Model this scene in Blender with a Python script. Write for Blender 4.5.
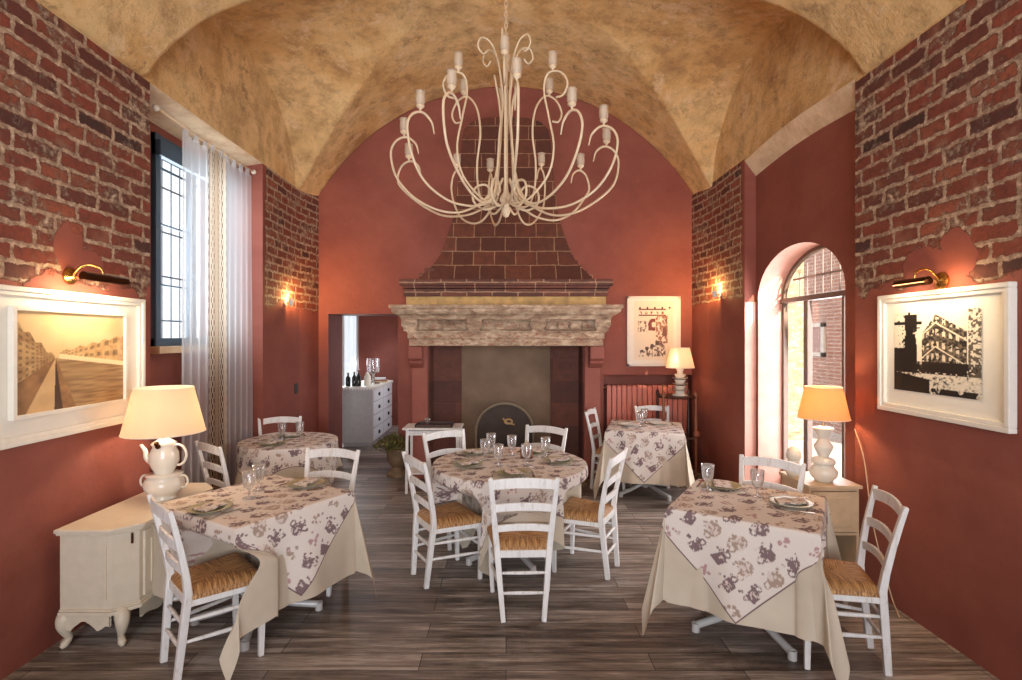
import bpy, bmesh, math, random
import numpy as np
from mathutils import Vector, Matrix, noise as mnoise
PI = math.pi
SC = bpy.context.scene
COL = SC.collection
for o in list(bpy.data.objects): bpy.data.objects.remove(o)
random.seed(7)

# ------------------------------------------------------------------ camera
cd = bpy.data.cameras.new('camera'); cam = bpy.data.objects.new('camera', cd); COL.objects.link(cam)
cam.location = (0, 0, 1.75); cam.rotation_euler = (PI/2, 0, 0)
cd.sensor_width = 36; cd.lens = 530/1022*36; cd.shift_x = 5/1022; cd.shift_y = -2/1022
cd.clip_start = .05; cd.clip_end = 200
SC.camera = cam
# ------------------------------------------------------------------ view, world, sun
vs = SC.view_settings
vs.view_transform = 'Standard'; vs.look = 'None'; vs.gamma = 1; vs.exposure = 0.0; vs.use_curve_mapping = False
W = bpy.data.worlds.new('sky'); SC.world = W; W.use_nodes = True
wb = W.node_tree.nodes['Background']; wb.inputs['Color'].default_value = (.86, .93, 1, 1); wb.inputs['Strength'].default_value = 1.5
def light(name, kind, loc, energy, color=(1, .8, .55), rot=None, size=.05, target=None, **kw):
    l = bpy.data.lights.new(name, kind); o = bpy.data.objects.new(name, l); COL.objects.link(o)
    o.location = loc; l.energy = energy; l.color = color
    if kind == 'POINT' or kind == 'SPOT': l.shadow_soft_size = size
    if target is not None:
        o.rotation_euler = (Vector(target)-Vector(loc)).to_track_quat('-Z', 'Y').to_euler()
    if rot: o.rotation_euler = rot
    for k, v in kw.items(): setattr(l, k, v)
    return o
sun = light('sun_light', 'SUN', (8, -8, 8), 15.0, (1, .9, .74)); sun.data.angle = .01
sun.rotation_euler = Vector((-.88, 2.1, -1.02)).to_track_quat('-Z', 'Y').to_euler()
# daylight arriving through the two side windows; the lamp behind the viewer is added fill
light('daylight_left_window', 'AREA', (-2.99, 4.95, 2.55), 34, (.84, .92, 1), target=(0, 4.9, 2.3), shape='RECTANGLE', size_y=1.7).data.size = 1.0
light('daylight_right_window', 'AREA', (3.05, 4.9, 1.35), 80, (.92, .95, 1), target=(0, 4.6, .9), shape='RECTANGLE', size_y=2.0).data.size = 1.2
light('added_fill_behind_camera', 'AREA', (0, -2.6, 2.0), 190, (.88, .93, 1), target=(0, 5, 3.9), shape='RECTANGLE', size_y=2.4, spread=math.radians(115)).data.size = 3.2
light('daylight_back_room', 'AREA', (-3.1, 10.2, 1.8), 30, (.86, .93, 1), target=(-2.2, 8.6, 1.0), shape='RECTANGLE', size_y=1.3).data.size = .5

light('added_back_room_side_fill', 'AREA', (-1.13, 9.1, 1.65), 14, (.82, .9, 1), target=(-2.4, 9.0, .8), shape='RECTANGLE', size_y=1.3).data.size = 1.0  # added side fill for the chest fronts, through a made-up window
# ------------------------------------------------------------------ mesh helpers
class MB:
    def __init__(s): s.v = []; s.f = []; s.m = []; s.uv = {}; s.mi = 0
    def add(s, vs, fs, M=None):
        b = len(s.v)
        for p in vs:
            p = Vector(p)
            if M is not None: p = M @ p
            s.v.append((p.x, p.y, p.z))
        for f in fs: s.f.append(tuple(b+i for i in f)); s.m.append(s.mi)
        return s
    def box(s, x0, x1, y0, y1, z0, z1, M=None):
        vs = [(x0,y0,z0),(x1,y0,z0),(x1,y1,z0),(x0,y1,z0),(x0,y0,z1),(x1,y0,z1),(x1,y1,z1),(x0,y1,z1)]
        return s.add(vs, [(0,3,2,1),(4,5,6,7),(0,1,5,4),(1,2,6,5),(2,3,7,6),(3,0,4,7)], M)
    def bar(s, a, b, w, d, up=(0,0,1)):            # rectangular bar from a to b, w across, d the other way
        a = Vector(a); b = Vector(b); t = (b-a).normalized(); u = Vector(up)
        x = t.cross(u).normalized(); y = x.cross(t).normalized()
        vs = []
        for p in (a, b):
            for i, j in ((-1,-1),(1,-1),(1,1),(-1,1)): vs.append(p+x*(i*w/2)+y*(j*d/2))
        return s.add(vs, [(3,2,1,0),(4,5,6,7),(0,1,5,4),(1,2,6,5),(2,3,7,6),(3,0,4,7)])
    def sweep(s, pts, prof, up=(0,1,0)):           # rectangular section path; prof(i)->(w,d)
        pts = [Vector(p) for p in pts]; n = len(pts); b = []
        for i, p in enumerate(pts):
            t = (pts[min(i+1, n-1)]-pts[max(i-1, 0)]).normalized(); u = Vector(up)
            x = t.cross(u).normalized(); y = x.cross(t).normalized(); w, d = prof(i)
            for q, r in ((-1,-1),(1,-1),(1,1),(-1,1)): b.append(p+x*(q*w/2)+y*(r*d/2))
        fs = [(3,2,1,0), tuple(4*(n-1)+k for k in range(4))]
        for i in range(n-1):
            for k in range(4): fs.append((4*i+k, 4*i+(k+1)%4, 4*i+4+(k+1)%4, 4*i+4+k))
        return s.add(b, fs)
    def tube(s, pts, r, n=8, cap=True):
        pts = [Vector(p) for p in pts]; m = len(pts); vs = []; x = None
        for i, p in enumerate(pts):
            t = (pts[min(i+1, m-1)]-pts[max(i-1, 0)]).normalized()
            if x is None:
                x = t.cross(Vector((0,0,1)));
                if x.length < 1e-3: x = t.cross(Vector((1,0,0)))
            x = (x - t*x.dot(t)).normalized(); y = t.cross(x)
            rr = r[i] if isinstance(r, (list, tuple)) else r
            for k in range(n):
                a = 2*PI*k/n; vs.append(p+x*(rr*math.cos(a))+y*(rr*math.sin(a)))
        fs = []
        for i in range(m-1):
            for k in range(n): fs.append((i*n+k, i*n+(k+1)%n, (i+1)*n+(k+1)%n, (i+1)*n+k))
        if cap: fs.append(tuple(range(n-1, -1, -1))); fs.append(tuple((m-1)*n+k for k in range(n)))
        return s.add(vs, fs)
    def lathe(s, prof, n=24, M=None, rip=None):    # prof list of (r,z)
        vs = []; fs = []
        for i, (r, z) in enumerate(prof):
            for k in range(n):
                a = 2*PI*k/n; rr = max(r, .0003)*(rip(a, i) if rip else 1); vs.append((rr*math.cos(a), rr*math.sin(a), z))
        for i in range(len(prof)-1):
            for k in range(n): fs.append((i*n+k, i*n+(k+1)%n, (i+1)*n+(k+1)%n, (i+1)*n+k))
        return s.add(vs, fs, M)
    def prism(s, poly, z0, z1, M=None):
        n = len(poly); vs = [(x, y, z0) for x, y in poly]+[(x, y, z1) for x, y in poly]
        fs = [tuple(range(n-1, -1, -1)), tuple(range(n, 2*n))]+[(i, (i+1)%n, n+(i+1)%n, n+i) for i in range(n)]
        return s.add(vs, fs, M)
    def build(s, name, mats, parent=None, smooth=False, bevel=0, seg=2, loc=None, rotz=0, weld=False, label=None, auto=None):
        me = bpy.data.meshes.new(name); me.from_pydata(s.v, [], s.f)
        if not isinstance(mats, (list, tuple)): mats = [mats]
        for m in mats: me.materials.append(m)
        me.polygons.foreach_set('material_index', s.m)
        bm = bmesh.new(); bm.from_mesh(me)
        if weld: bmesh.ops.remove_doubles(bm, verts=bm.verts, dist=1e-5)
        bmesh.ops.recalc_face_normals(bm, faces=bm.faces); bm.to_mesh(me); bm.free()
        if smooth:
            me.polygons.foreach_set('use_smooth', [True]*len(me.polygons))
            if auto:
                try: me.set_sharp_from_angle(angle=math.radians(auto))
                except Exception: pass
        o = bpy.data.objects.new(name, me); COL.objects.link(o)
        if parent: o.parent = parent
        if loc: o.location = loc
        if rotz: o.rotation_euler = (0, 0, rotz)
        if bevel:
            b = o.modifiers.new('bevel', 'BEVEL'); b.width = bevel; b.segments = seg; b.limit_method = 'ANGLE'; b.angle_limit = math.radians(40)
        if label: o['label'] = label
        return o
def grid_obj(name, P, mat, parent=None, colors=None, uv=None, smooth=True, solid=0, label=None):
    """P: (n,m,3) array -> quad grid mesh"""
    n, m = P.shape[:2]
    idx = np.arange(n*m).reshape(n, m)
    q = np.stack([idx[:-1, :-1], idx[1:, :-1], idx[1:, 1:], idx[:-1, 1:]], -1).reshape(-1, 4)
    me = bpy.data.meshes.new(name); me.from_pydata(P.reshape(-1, 3).tolist(), [], q.tolist())
    me.materials.append(mat)
    if smooth: me.polygons.foreach_set('use_smooth', [True]*len(me.polygons))
    if colors is not None:
        a = me.color_attributes.new('Col', 'FLOAT_COLOR', 'POINT')
        c = np.ones((n*m, 4), np.float32); c[:, :3] = colors.reshape(-1, 3); a.data.foreach_set('color', c.ravel())
    o = bpy.data.objects.new(name, me); COL.objects.link(o)
    if parent: o.parent = parent
    if solid:
        md = o.modifiers.new('thick', 'SOLIDIFY'); md.thickness = solid; md.offset = 0
    if label: o['label'] = label
    return o
def thing(name, label, cat, loc=(0,0,0), rotz=0, group=None):
    o = bpy.data.objects.new(name, None); COL.objects.link(o); o.empty_display_size = .1
    o.location = loc; o.rotation_euler = (0, 0, rotz); return tag(o, label, cat, group)
def tag(o, label, cat, group=None, kind=None):
    o['label'] = label; o['category'] = cat
    if group: o['group'] = group
    if kind: o['kind'] = kind
    return o
def struct(o): o['kind'] = 'structure'; return o
def copy_tree(o, parent=None):
    c = o.copy(); COL.objects.link(c)
    if parent: c.parent = parent
    for ch in list(o.children): copy_tree(ch, c)
    return c
def spline(pts, n=8):                               # Catmull-Rom through 3D points
    P = [Vector(p) for p in pts]; P = [P[0]*2-P[1]]+P+[P[-1]*2-P[-2]]; out = []
    for i in range(1, len(P)-2):
        for k in range(n):
            t = k/n; a, b, c, d = P[i-1:i+3]
            out.append(.5*((2*b)+(c-a)*t+(2*a-5*b+4*c-d)*t*t+(3*b-a-3*c+d)*t**3))
    out.append(P[-2]); return out

# ------------------------------------------------------------------ materials
def srgb(r, g, b):
    f = lambda c: (c/12.92 if c <= .04045 else ((c+.055)/1.055)**2.4)
    return (f(r/255), f(g/255), f(b/255), 1)
class NT:
    def __init__(s, name):
        s.mat = bpy.data.materials.new(name); s.mat.use_nodes = True; s.t = s.mat.node_tree; s.n = s.t.nodes
        s.p = s.n['Principled BSDF']; s.out = s.n['Material Output']
    def new(s, k, **kw):
        n = s.n.new(k)
        for a, v in kw.items(): setattr(n, a, v)
        return n
    def link(s, a, b): s.t.links.new(a, b)
    def val(s, sock, v):
        if hasattr(v, 'is_output') or hasattr(v, 'links') and not isinstance(v, (tuple, list)): s.link(v, sock)
        else: sock.default_value = v
    def pos(s, sw='xyz', scale=(1,1,1), obj=False):
        if obj: src = s.new('ShaderNodeTexCoord').outputs['Object']
        else: src = s.new('ShaderNodeNewGeometry').outputs['Position']
        sep = s.new('ShaderNodeSeparateXYZ'); s.link(src, sep.inputs[0]); c = s.new('ShaderNodeCombineXYZ')
        for i, ch in enumerate(sw):
            if ch == '0': continue
            m = s.math('MULTIPLY', sep.outputs['xyz'.index(ch)], scale[i]); s.link(m, c.inputs[i])
        return c.outputs[0], sep
    def math(s, op, a, b=0., clamp=False):
        n = s.new('ShaderNodeMath', operation=op); n.use_clamp = clamp; s.val(n.inputs[0], a); s.val(n.inputs[1], b); return n.outputs[0]
    def noise(s, vec, scale, detail=4, rough=.55, out='Fac', dist=0):
        n = s.new('ShaderNodeTexNoise'); s.link(vec, n.inputs['Vector']); n.inputs['Scale'].default_value = scale
        n.inputs['Detail'].default_value = detail; n.inputs['Roughness'].default_value = rough; n.inputs['Distortion'].default_value = dist
        return n.outputs[out]
    def ramp(s, fac, stops, interp='LINEAR'):
        n = s.new('ShaderNodeValToRGB'); s.link(fac, n.inputs[0]); cr = n.color_ramp; cr.interpolation = interp
        while len(cr.elements) < len(stops): cr.elements.new(.5)
        for e, (p, c) in zip(cr.elements, stops): e.position = p; e.color = c if isinstance(c, tuple) else (c, c, c, 1)
        return n.outputs[0]
    def mix(s, f, a, b, blend='MIX'):
        n = s.new('ShaderNodeMix', data_type='RGBA', blend_type=blend); s.val(n.inputs[0], f); s.val(n.inputs[6], a); s.val(n.inputs[7], b); return n.outputs[2]
    def bump(s, h, strength=.5, dist=.01):
        n = s.new('ShaderNodeBump'); n.inputs['Strength'].default_value = strength; n.inputs['Distance'].default_value = dist
        s.link(h, n.inputs['Height']); s.link(n.outputs[0], s.p.inputs['Normal']); return n
    def set(s, col=None, rough=None, metal=None, **kw):
        if col is not None: s.val(s.p.inputs['Base Color'], col)
        if rough is not None: s.val(s.p.inputs['Roughness'], rough)
        if metal is not None: s.p.inputs['Metallic'].default_value = metal
        for k, v in kw.items(): s.val(s.p.inputs[k.replace('_', ' ')], v)
        return s.mat
def simple(name, col, rough=.5, metal=0, nz=.06, nscale=18, bump=.15, bd=.002, **kw):
    t = NT(name); v, _ = t.pos(obj=True); n = t.noise(v, nscale, 5)
    c2 = tuple(max(0, c*(1-3*nz)) for c in col[:3])+(1,)
    c = t.ramp(n, [(.3, c2), (.7, col)]); t.bump(n, bump, bd); return t.set(c, rough, metal, **kw)
RED = srgb(150, 84, 68); RED2 = srgb(130, 67, 54)
def red_plaster(name='red_plaster'):
    t = NT(name); v, _ = t.pos(); n = t.noise(v, 2.2, 6, .6); n2 = t.noise(v, 38, 4); n3 = t.noise(v, 9, 5, .7)
    c = t.ramp(n, [(.3, RED2), (.7, RED)]); c = t.mix(t.ramp(n3, [(.62, 0.), (.8, .35)]), c, srgb(186, 104, 86))
    t.bump(t.math('ADD', n2, t.math('MULTIPLY', n3, 2.)), .35, .006); return t.set(c, .72)
def brick_nodes(t, sw, bw, bh, mortar, sat=1.):
    v, sep = t.pos(sw)
    d = t.new('ShaderNodeVectorMath', operation='SCALE'); dn = t.noise(v, 11, 5, .7, 'Color')
    sb = t.new('ShaderNodeVectorMath', operation='SUBTRACT'); t.link(dn, sb.inputs[0]); sb.inputs[1].default_value = (.5, .5, .5)
    t.link(sb.outputs[0], d.inputs[0]); d.inputs['Scale'].default_value = .06
    ad = t.new('ShaderNodeVectorMath', operation='ADD'); t.link(v, ad.inputs[0]); t.link(d.outputs[0], ad.inputs[1])
    b = t.new('ShaderNodeTexBrick'); t.link(ad.outputs[0], b.inputs['Vector'])
    b.inputs['Color1'].default_value = (0, 0, 0, 1); b.inputs['Color2'].default_value = (1, 1, 1, 1); b.inputs['Mortar'].default_value = (.5, .5, .5, 1)
    b.inputs['Scale'].default_value = 1; b.inputs['Mortar Size'].default_value = mortar*1.25; b.inputs['Mortar Smooth'].default_value = 1
    b.inputs['Bias'].default_value = 0; b.inputs['Brick Width'].default_value = bw; b.inputs['Row Height'].default_value = bh
    b.offset = .45; b.squash = .72; b.squash_frequency = 3
    n1 = t.noise(v, 24, 6, .7); n2 = t.noise(v, 6, 5, .65); n3 = t.noise(v, 60, 4, .7)
    bc = t.ramp(b.outputs['Color'], [(0., srgb(62, 40, 36)), (.2, srgb(122, 60, 46)), (.5, srgb(142, 68, 48)), (.75, srgb(98, 52, 42)), (1., srgb(158, 86, 60))])
    bc = t.mix(t.ramp(n1, [(.42, 0.), (.72, .8)]), bc, srgb(78, 44, 36))
    bc = t.mix(t.ramp(n2, [(.55, 0.), (.75, .55)]), bc, srgb(184, 128, 98))
    mc = t.ramp(n1, [(.3, srgb(98, 74, 60)), (.48, srgb(160, 130, 106)), (.66, srgb(212, 186, 158))])
    gone = t.ramp(t.noise(v, 3.1, 7, .72), [(.52, 0.), (.62, .95)])           # mortar smeared over the bricks
    edge = t.ramp(t.math('ADD', b.outputs['Fac'], t.math('MULTIPLY', t.math('SUBTRACT', t.noise(v, 34, 5, .75), .5), 1.5)), [(.34, 0.), (.5, 1.)])
    fac = t.math('MAXIMUM', edge, t.math('MULTIPLY', gone, t.ramp(n1, [(.4, .0), (.55, 1.)])))
    col = t.mix(fac, bc, mc)
    h = t.math('SUBTRACT', t.math('MULTIPLY', n1, .5), fac)
    return col, h, v, sep
def wall_brick(name, sw, zlow, ztop=None, along=None, lo=None, hi=None, patches=(), bw=.29, bh=.098, mortar=.019):
    """brick above zlow with ragged red plaster below; 'patches' = (along, z, ra, rz) smears of red plaster"""
    t = NT(name); col, h, v, sep = brick_nodes(t, sw, bw, bh, mortar)
    n = t.noise(v, 5.5, 5, .6); big = t.noise(v, 1.7, 2)
    off = t.math('MULTIPLY', t.math('SUBTRACT', t.math('ADD', n, t.math('MULTIPLY', big, .8)), .9), .32)
    z = t.math('ADD', sep.outputs[2], off)
    m = t.math('MULTIPLY', t.math('SUBTRACT', z, zlow), 60., True)
    A = sep.outputs['xyz'.index(sw[0])]; A2 = t.math('ADD', A, t.math('MULTIPLY', off, .35))
    if lo is not None: m = t.math('MULTIPLY', m, t.math('MULTIPLY', t.math('SUBTRACT', A2, lo), 60., True))
    if hi is not None: m = t.math('MULTIPLY', m, t.math('MULTIPLY', t.math('SUBTRACT', hi, A2), 60., True))
    for (pa, pz, ra, rz) in patches:
        a = t.math('DIVIDE', t.math('SUBTRACT', t.math('ADD', A, t.math('MULTIPLY', off, .6)), pa), ra)
        b = t.math('DIVIDE', t.math('SUBTRACT', z, pz), rz)
        d = t.math('ADD', t.math('MULTIPLY', a, a), t.math('MULTIPLY', b, b))
        m = t.math('MULTIPLY', m, t.math('MULTIPLY', t.math('SUBTRACT', d, 1.), 12., True))
    pn = t.noise(v, 2.2, 6, .6); n3 = t.noise(v, 30, 4)
    pc = t.ramp(pn, [(.3, RED2), (.7, RED)])
    c = t.mix(m, pc, col)
    hh = t.math('ADD', t.math('MULTIPLY', m, h), t.math('MULTIPLY', t.math('SUBTRACT', 1., m), t.math('ADD', .75, t.math('MULTIPLY', n3, .12))))
    t.bump(hh, .9, .022); return t.set(c, .82)
def plain_brick(name, sw, bw, bh, mortar, dark=False, mcol=None):
    t = NT(name); v, sep = t.pos(sw)
    dn = t.noise(v, 6, 3, .6, 'Color'); d = t.new('ShaderNodeVectorMath', operation='SCALE'); t.link(dn, d.inputs[0]); d.inputs['Scale'].default_value = .02
    ad = t.new('ShaderNodeVectorMath', operation='ADD'); t.link(v, ad.inputs[0]); t.link(d.outputs[0], ad.inputs[1])
    b = t.new('ShaderNodeTexBrick'); t.link(ad.outputs[0], b.inputs['Vector']); b.inputs['Scale'].default_value = 1
    k = .95 if dark else 1
    b.inputs['Color1'].default_value = srgb(92*k, 50*k, 38*k); b.inputs['Color2'].default_value = srgb(122*k, 68*k, 50*k)
    b.inputs['Mortar'].default_value = mcol or srgb(176, 138, 106); b.inputs['Mortar Size'].default_value = mortar; b.inputs['Mortar Smooth'].default_value = .2
    b.inputs['Brick Width'].default_value = bw; b.inputs['Row Height'].default_value = bh; b.squash = .85; b.squash_frequency = 2
    n = t.noise(v, 9, 6, .7)
    c = t.mix(t.ramp(n, [(.4, 0.), (.75, .75)]), b.outputs['Color'], srgb(70*k, 42*k, 34*k))
    h = t.math('SUBTRACT', t.math('MULTIPLY', n, .5), b.outputs['Fac']); t.bump(h, .7, .012); return t.set(c, .75)
def vault_mat():
    t = NT('old_ochre_plaster'); v, _ = t.pos()
    n1 = t.noise(v, 1.1, 8, .65, dist=.1); n2 = t.noise(v, 5, 8, .75, dist=.15); n3 = t.noise(v, 26, 6, .75); n4 = t.noise(v, 2.4, 9, .8, dist=.3)
    c = t.ramp(n1, [(.3, srgb(176, 130, 82)), (.45, srgb(218, 172, 110)), (.55, srgb(232, 194, 136)), (.7, srgb(190, 154, 102))])
    c = t.mix(t.ramp(n2, [(.48, 0.), (.62, .5)]), c, srgb(156, 112, 70))
    c = t.mix(t.ramp(n4, [(.54, 0.), (.62, .8)]), c, srgb(232, 200, 156))
    c = t.mix(t.ramp(t.noise(v, 3.3, 10, .85, dist=.2), [(.56, 0.), (.62, .6)]), c, srgb(122, 84, 54))
    c = t.mix(t.ramp(n3, [(.6, 0.), (.72, .45)]), c, srgb(104, 72, 48))
    t.bump(t.math('ADD', t.math('MULTIPLY', n2, 1.2), t.math('ADD', n4, t.math('MULTIPLY', n3, .5))), .75, .03); return t.set(c, .85)
def soffit_mat():
    t = NT('pale_lime_plaster'); v, _ = t.pos(); n = t.noise(v, 5, 8, .7); n2 = t.noise(v, 22, 6, .7)
    c = t.ramp(n, [(.3, srgb(196, 160, 120)), (.6, srgb(230, 204, 168)), (.8, srgb(214, 188, 136))]); t.bump(t.math('ADD', n, n2), .5, .015); return t.set(c, .8)
def floor_mat():
    t = NT('weathered_floor_boards'); v, sep = t.pos('xy0')
    b = t.new('ShaderNodeTexBrick'); t.link(v, b.inputs['Vector']); b.inputs['Scale'].default_value = 1
    b.inputs['Color1'].default_value = (0, 0, 0, 1); b.inputs['Color2'].default_value = (1, 1, 1, 1); b.inputs['Mortar'].default_value = (0, 0, 0, 1)
    b.inputs['Mortar Size'].default_value = .0022; b.inputs['Brick Width'].default_value = 1.25; b.inputs['Row Height'].default_value = .155; b.offset = .37
    st, _ = t.pos('xy0', (1.6, 22, 1)); s1 = t.noise(st, 1, 8, .68, dist=.3); st2, _ = t.pos('xy0', (5, 60, 1)); s2 = t.noise(st2, 1, 6, .7)
    fac = t.math('ADD', t.math('MULTIPLY', s1, .8), t.math('ADD', t.math('MULTIPLY', s2, .32), t.math('MULTIPLY', b.outputs['Color'], .16)))
    c = t.ramp(fac, [(.42, srgb(44, 37, 33)), (.54, srgb(88, 76, 68)), (.66, srgb(126, 113, 103)), (.78, srgb(176, 164, 154))])
    wr = t.noise(v, 1.3, 7, .75); c = t.mix(t.ramp(wr, [(.52, 0.), (.66, .35)]), c, srgb(164, 152, 142))
    c = t.mix(b.outputs['Fac'], c, srgb(28, 22, 18))
    t.bump(t.math('SUBTRACT', fac, b.outputs['Fac']), .4, .005)
    r = t.ramp(s1, [(.3, .38), (.7, .62)]); return t.set(c, r)
def vcol_mat(name, rough=.85, mott=.12, sheen=0, bumpy=.15):
    t = NT(name); a = t.new('ShaderNodeVertexColor', layer_name='Col'); v, _ = t.pos(obj=True); n = t.noise(v, 180, 3)
    c = t.mix(t.math('MULTIPLY', t.ramp(n, [(.3, 1.), (.7, 0.)]), mott), a.outputs['Color'], (.1, .07, .06, 1), 'MIX')
    t.bump(n, bumpy, .002); return t.set(c, rough)
def cloth_plain():
    t = NT('beige_linen'); v, _ = t.pos(obj=True); n = t.noise(v, 220, 2); n2 = t.noise(v, 3, 3)
    c = t.ramp(n2, [(.3, srgb(184, 168, 148)), (.7, srgb(204, 190, 170))]); t.bump(n, .2, .002); return t.set(c, .9)
def rush_mat():
    t = NT('woven_rush'); uv = t.new('ShaderNodeUVMap', uv_map='UVMap'); sep = t.new('ShaderNodeSeparateXYZ'); t.link(uv.outputs[0], sep.inputs[0])
    c = t.new('ShaderNodeCombineXYZ'); t.link(t.math('MULTIPLY', sep.outputs[0], 130.), c.inputs[0]); t.link(t.math('MULTIPLY', sep.outputs[1], 7.), c.inputs[1])
    n = t.noise(c.outputs[0], 1, 4, .65); c2 = t.new('ShaderNodeCombineXYZ'); t.link(t.math('MULTIPLY', sep.outputs[0], 380.), c2.inputs[0]); t.link(t.math('MULTIPLY', sep.outputs[1], 22.), c2.inputs[1])
    n2 = t.noise(c2.outputs[0], 1, 3)
    f = t.math('ADD', t.math('MULTIPLY', n, .7), t.math('MULTIPLY', n2, .3))
    col = t.ramp(f, [(.38, srgb(84, 54, 30)), (.47, srgb(150, 104, 60)), (.56, srgb(188, 142, 90)), (.66, srgb(222, 188, 134))])
    t.bump(f, .9, .006); return t.set(col, .6)
def chair_paint():
    t = NT('worn_white_paint'); v, _ = t.pos('xyz', (14, 14, 3), obj=True); n = t.noise(v, 3, 6, .7)
    c = t.ramp(n, [(.25, srgb(176, 164, 152)), (.42, srgb(222, 217, 212)), (.7, srgb(232, 230, 228))]); t.bump(n, .2, .002); return t.set(c, .45)
def stone_mat(name, reddish):
    t = NT(name); v, _ = t.pos('xyz', (1, 1, 2.2)); n = t.noise(v, 5, 9, .78, dist=.5); n2 = t.noise(v, 14, 8, .8); n3 = t.noise(v, 40, 5, .7)
    c = t.ramp(n, [(.34, srgb(124, 96, 76)), (.5, srgb(178, 148, 120)), (.64, srgb(220, 196, 166))])
    c = t.mix(t.ramp(n2, [(.5, 0.), (.62, reddish)]), c, srgb(140, 62, 46)); c = t.mix(t.ramp(n3, [(.56, 0.), (.72, .7)]), c, srgb(84, 62, 50))
    t.bump(t.math('ADD', n, t.math('ADD', n2, t.math('MULTIPLY', n3, .6))), .6, .014); return t.set(c, .85)
def glass_mat(name, col=(1, 1, 1, 1), rough=0., mixf=.0):
    t = NT(name); t.set(col, rough, Transmission_Weight=1., IOR=1.45)
    return t.mat
def thin_glass(name):                               # window panes: mostly clear, a faint reflection
    t = NT(name); tr = t.new('ShaderNodeBsdfTransparent'); gl = t.new('ShaderNodeBsdfGlossy'); gl.inputs['Roughness'].default_value = .02
    m = t.new('ShaderNodeMixShader'); m.inputs[0].default_value = .06; t.link(tr.outputs[0], m.inputs[1]); t.link(gl.outputs[0], m.inputs[2]); t.link(m.outputs[0], t.out.inputs[0]); return t.mat
def crystal(name):                                  # table glasses: clear with bright rims
    t = NT(name); tr = t.new('ShaderNodeBsdfTransparent'); tr.inputs[0].default_value = (1, 1, 1, 1); gl = t.new('ShaderNodeBsdfGlossy'); gl.inputs['Roughness'].default_value = .12; m = t.new('ShaderNodeMixShader'); lw = t.new('ShaderNodeLayerWeight'); lw.inputs[0].default_value = .45
    t.link(t.math('ADD', lw.outputs['Facing'], .12, True), m.inputs[0]); t.link(tr.outputs[0], m.inputs[1]); df = t.new('ShaderNodeBsdfTranslucent'); df.inputs[0].default_value = (1, 1, 1, 1); m3 = t.new('ShaderNodeMixShader'); m3.inputs[0].default_value = .35; t.link(gl.outputs[0], m3.inputs[1]); t.link(df.outputs[0], m3.inputs[2]); t.link(m3.outputs[0], m.inputs[2]); t.link(m.outputs[0], t.out.inputs[0]); return t.mat
def shade_mat(name, col, emit):
    t = NT(name); v, _ = t.pos(obj=True); d = t.new('ShaderNodeBsdfDiffuse'); d.inputs[0].default_value = col
    tl = t.new('ShaderNodeBsdfTranslucent'); tl.inputs[0].default_value = col; m = t.new('ShaderNodeMixShader'); m.inputs[0].default_value = .6
    t.link(d.outputs[0], m.inputs[1]); t.link(tl.outputs[0], m.inputs[2])
    e = t.new('ShaderNodeEmission'); e.inputs[0].default_value = (1, .8, .55, 1); e.inputs[1].default_value = emit
    a = t.new('ShaderNodeAddShader'); t.link(m.outputs[0], a.inputs[0]); t.link(e.outputs[0], a.inputs[1]); t.link(a.outputs[0], t.out.inputs[0]); return t.mat
def sheer_mat(name, col, opac, stripes=None):
    t = NT(name); d = t.new('ShaderNodeBsdfDiffuse'); tl = t.new('ShaderNodeBsdfTranslucent'); tr = t.new('ShaderNodeBsdfTransparent')
    if stripes:
        v, sep = t.pos(obj=True); zz = sep.outputs[2]
        uvn = t.new('ShaderNodeUVMap', uv_map='UVMap'); s2 = t.new('ShaderNodeSeparateXYZ'); t.link(uvn.outputs[0], s2.inputs[0]); u = s2.outputs[0]
        wv = t.math('SINE', t.math('MULTIPLY', zz, 62.)); tri = t.math('SINE', t.math('MULTIPLY', u, 75.))
        zig = t.math('GREATER_THAN', t.math('MULTIPLY', wv, tri), .05)
        band = t.math('GREATER_THAN', t.math('SINE', t.math('MULTIPLY', u, 25.)), -.35)
        c = t.mix(t.math('MULTIPLY', zig, band), col, srgb(92, 62, 42))
        solid = t.math('LESS_THAN', t.math('ABSOLUTE', t.math('SUBTRACT', u, .45)), .1); c = t.mix(t.math('MULTIPLY', solid, .6), c, srgb(150, 120, 90))
        t.link(c, d.inputs[0]); t.link(c, tl.inputs[0])
    else: d.inputs[0].default_value = col; tl.inputs[0].default_value = col
    m = t.new('ShaderNodeMixShader'); m.inputs[0].default_value = .5; t.link(d.outputs[0], m.inputs[1]); t.link(tl.outputs[0], m.inputs[2])
    m2 = t.new('ShaderNodeMixShader'); m2.inputs[0].default_value = opac; t.link(tr.outputs[0], m2.inputs[1]); t.link(m.outputs[0], m2.inputs[2]); t.link(m2.outputs[0], t.out.inputs[0]); return t.mat
M_RED = red_plaster(); M_VAULT = vault_mat(); M_SOFF = soffit_mat(); M_FLOOR = floor_mat()
M_WL = wall_brick('brick_wall_left_mat', 'yz0', 2.06, patches=((3.13, 2.24, .12, .17), (3.27, 2.2, .13, .09)))
M_WR = wall_brick('brick_wall_right_mat', 'yz0', 2.06, patches=((3.2, 2.16, .17, .15), (2.98, 2.19, .12, .17)))
M_PL = wall_brick('pier_left_mat', 'yz0', 2.12, lo=5.68, bw=.26, bh=.092)
M_PR = wall_brick('pier_right_mat', 'yz0', 2.2, lo=5.68, bw=.26, bh=.092)
M_HOOD = plain_brick('hood_brick', 'xz0', .31, .19, .006); M_FIREBRICK = plain_brick('firebox_brick', 'xz0', .5, .3, .004, True, srgb(120, 70, 50))
M_CORN = plain_brick('cornice_brick', 'xz0', .36, .11, .008)
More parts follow.
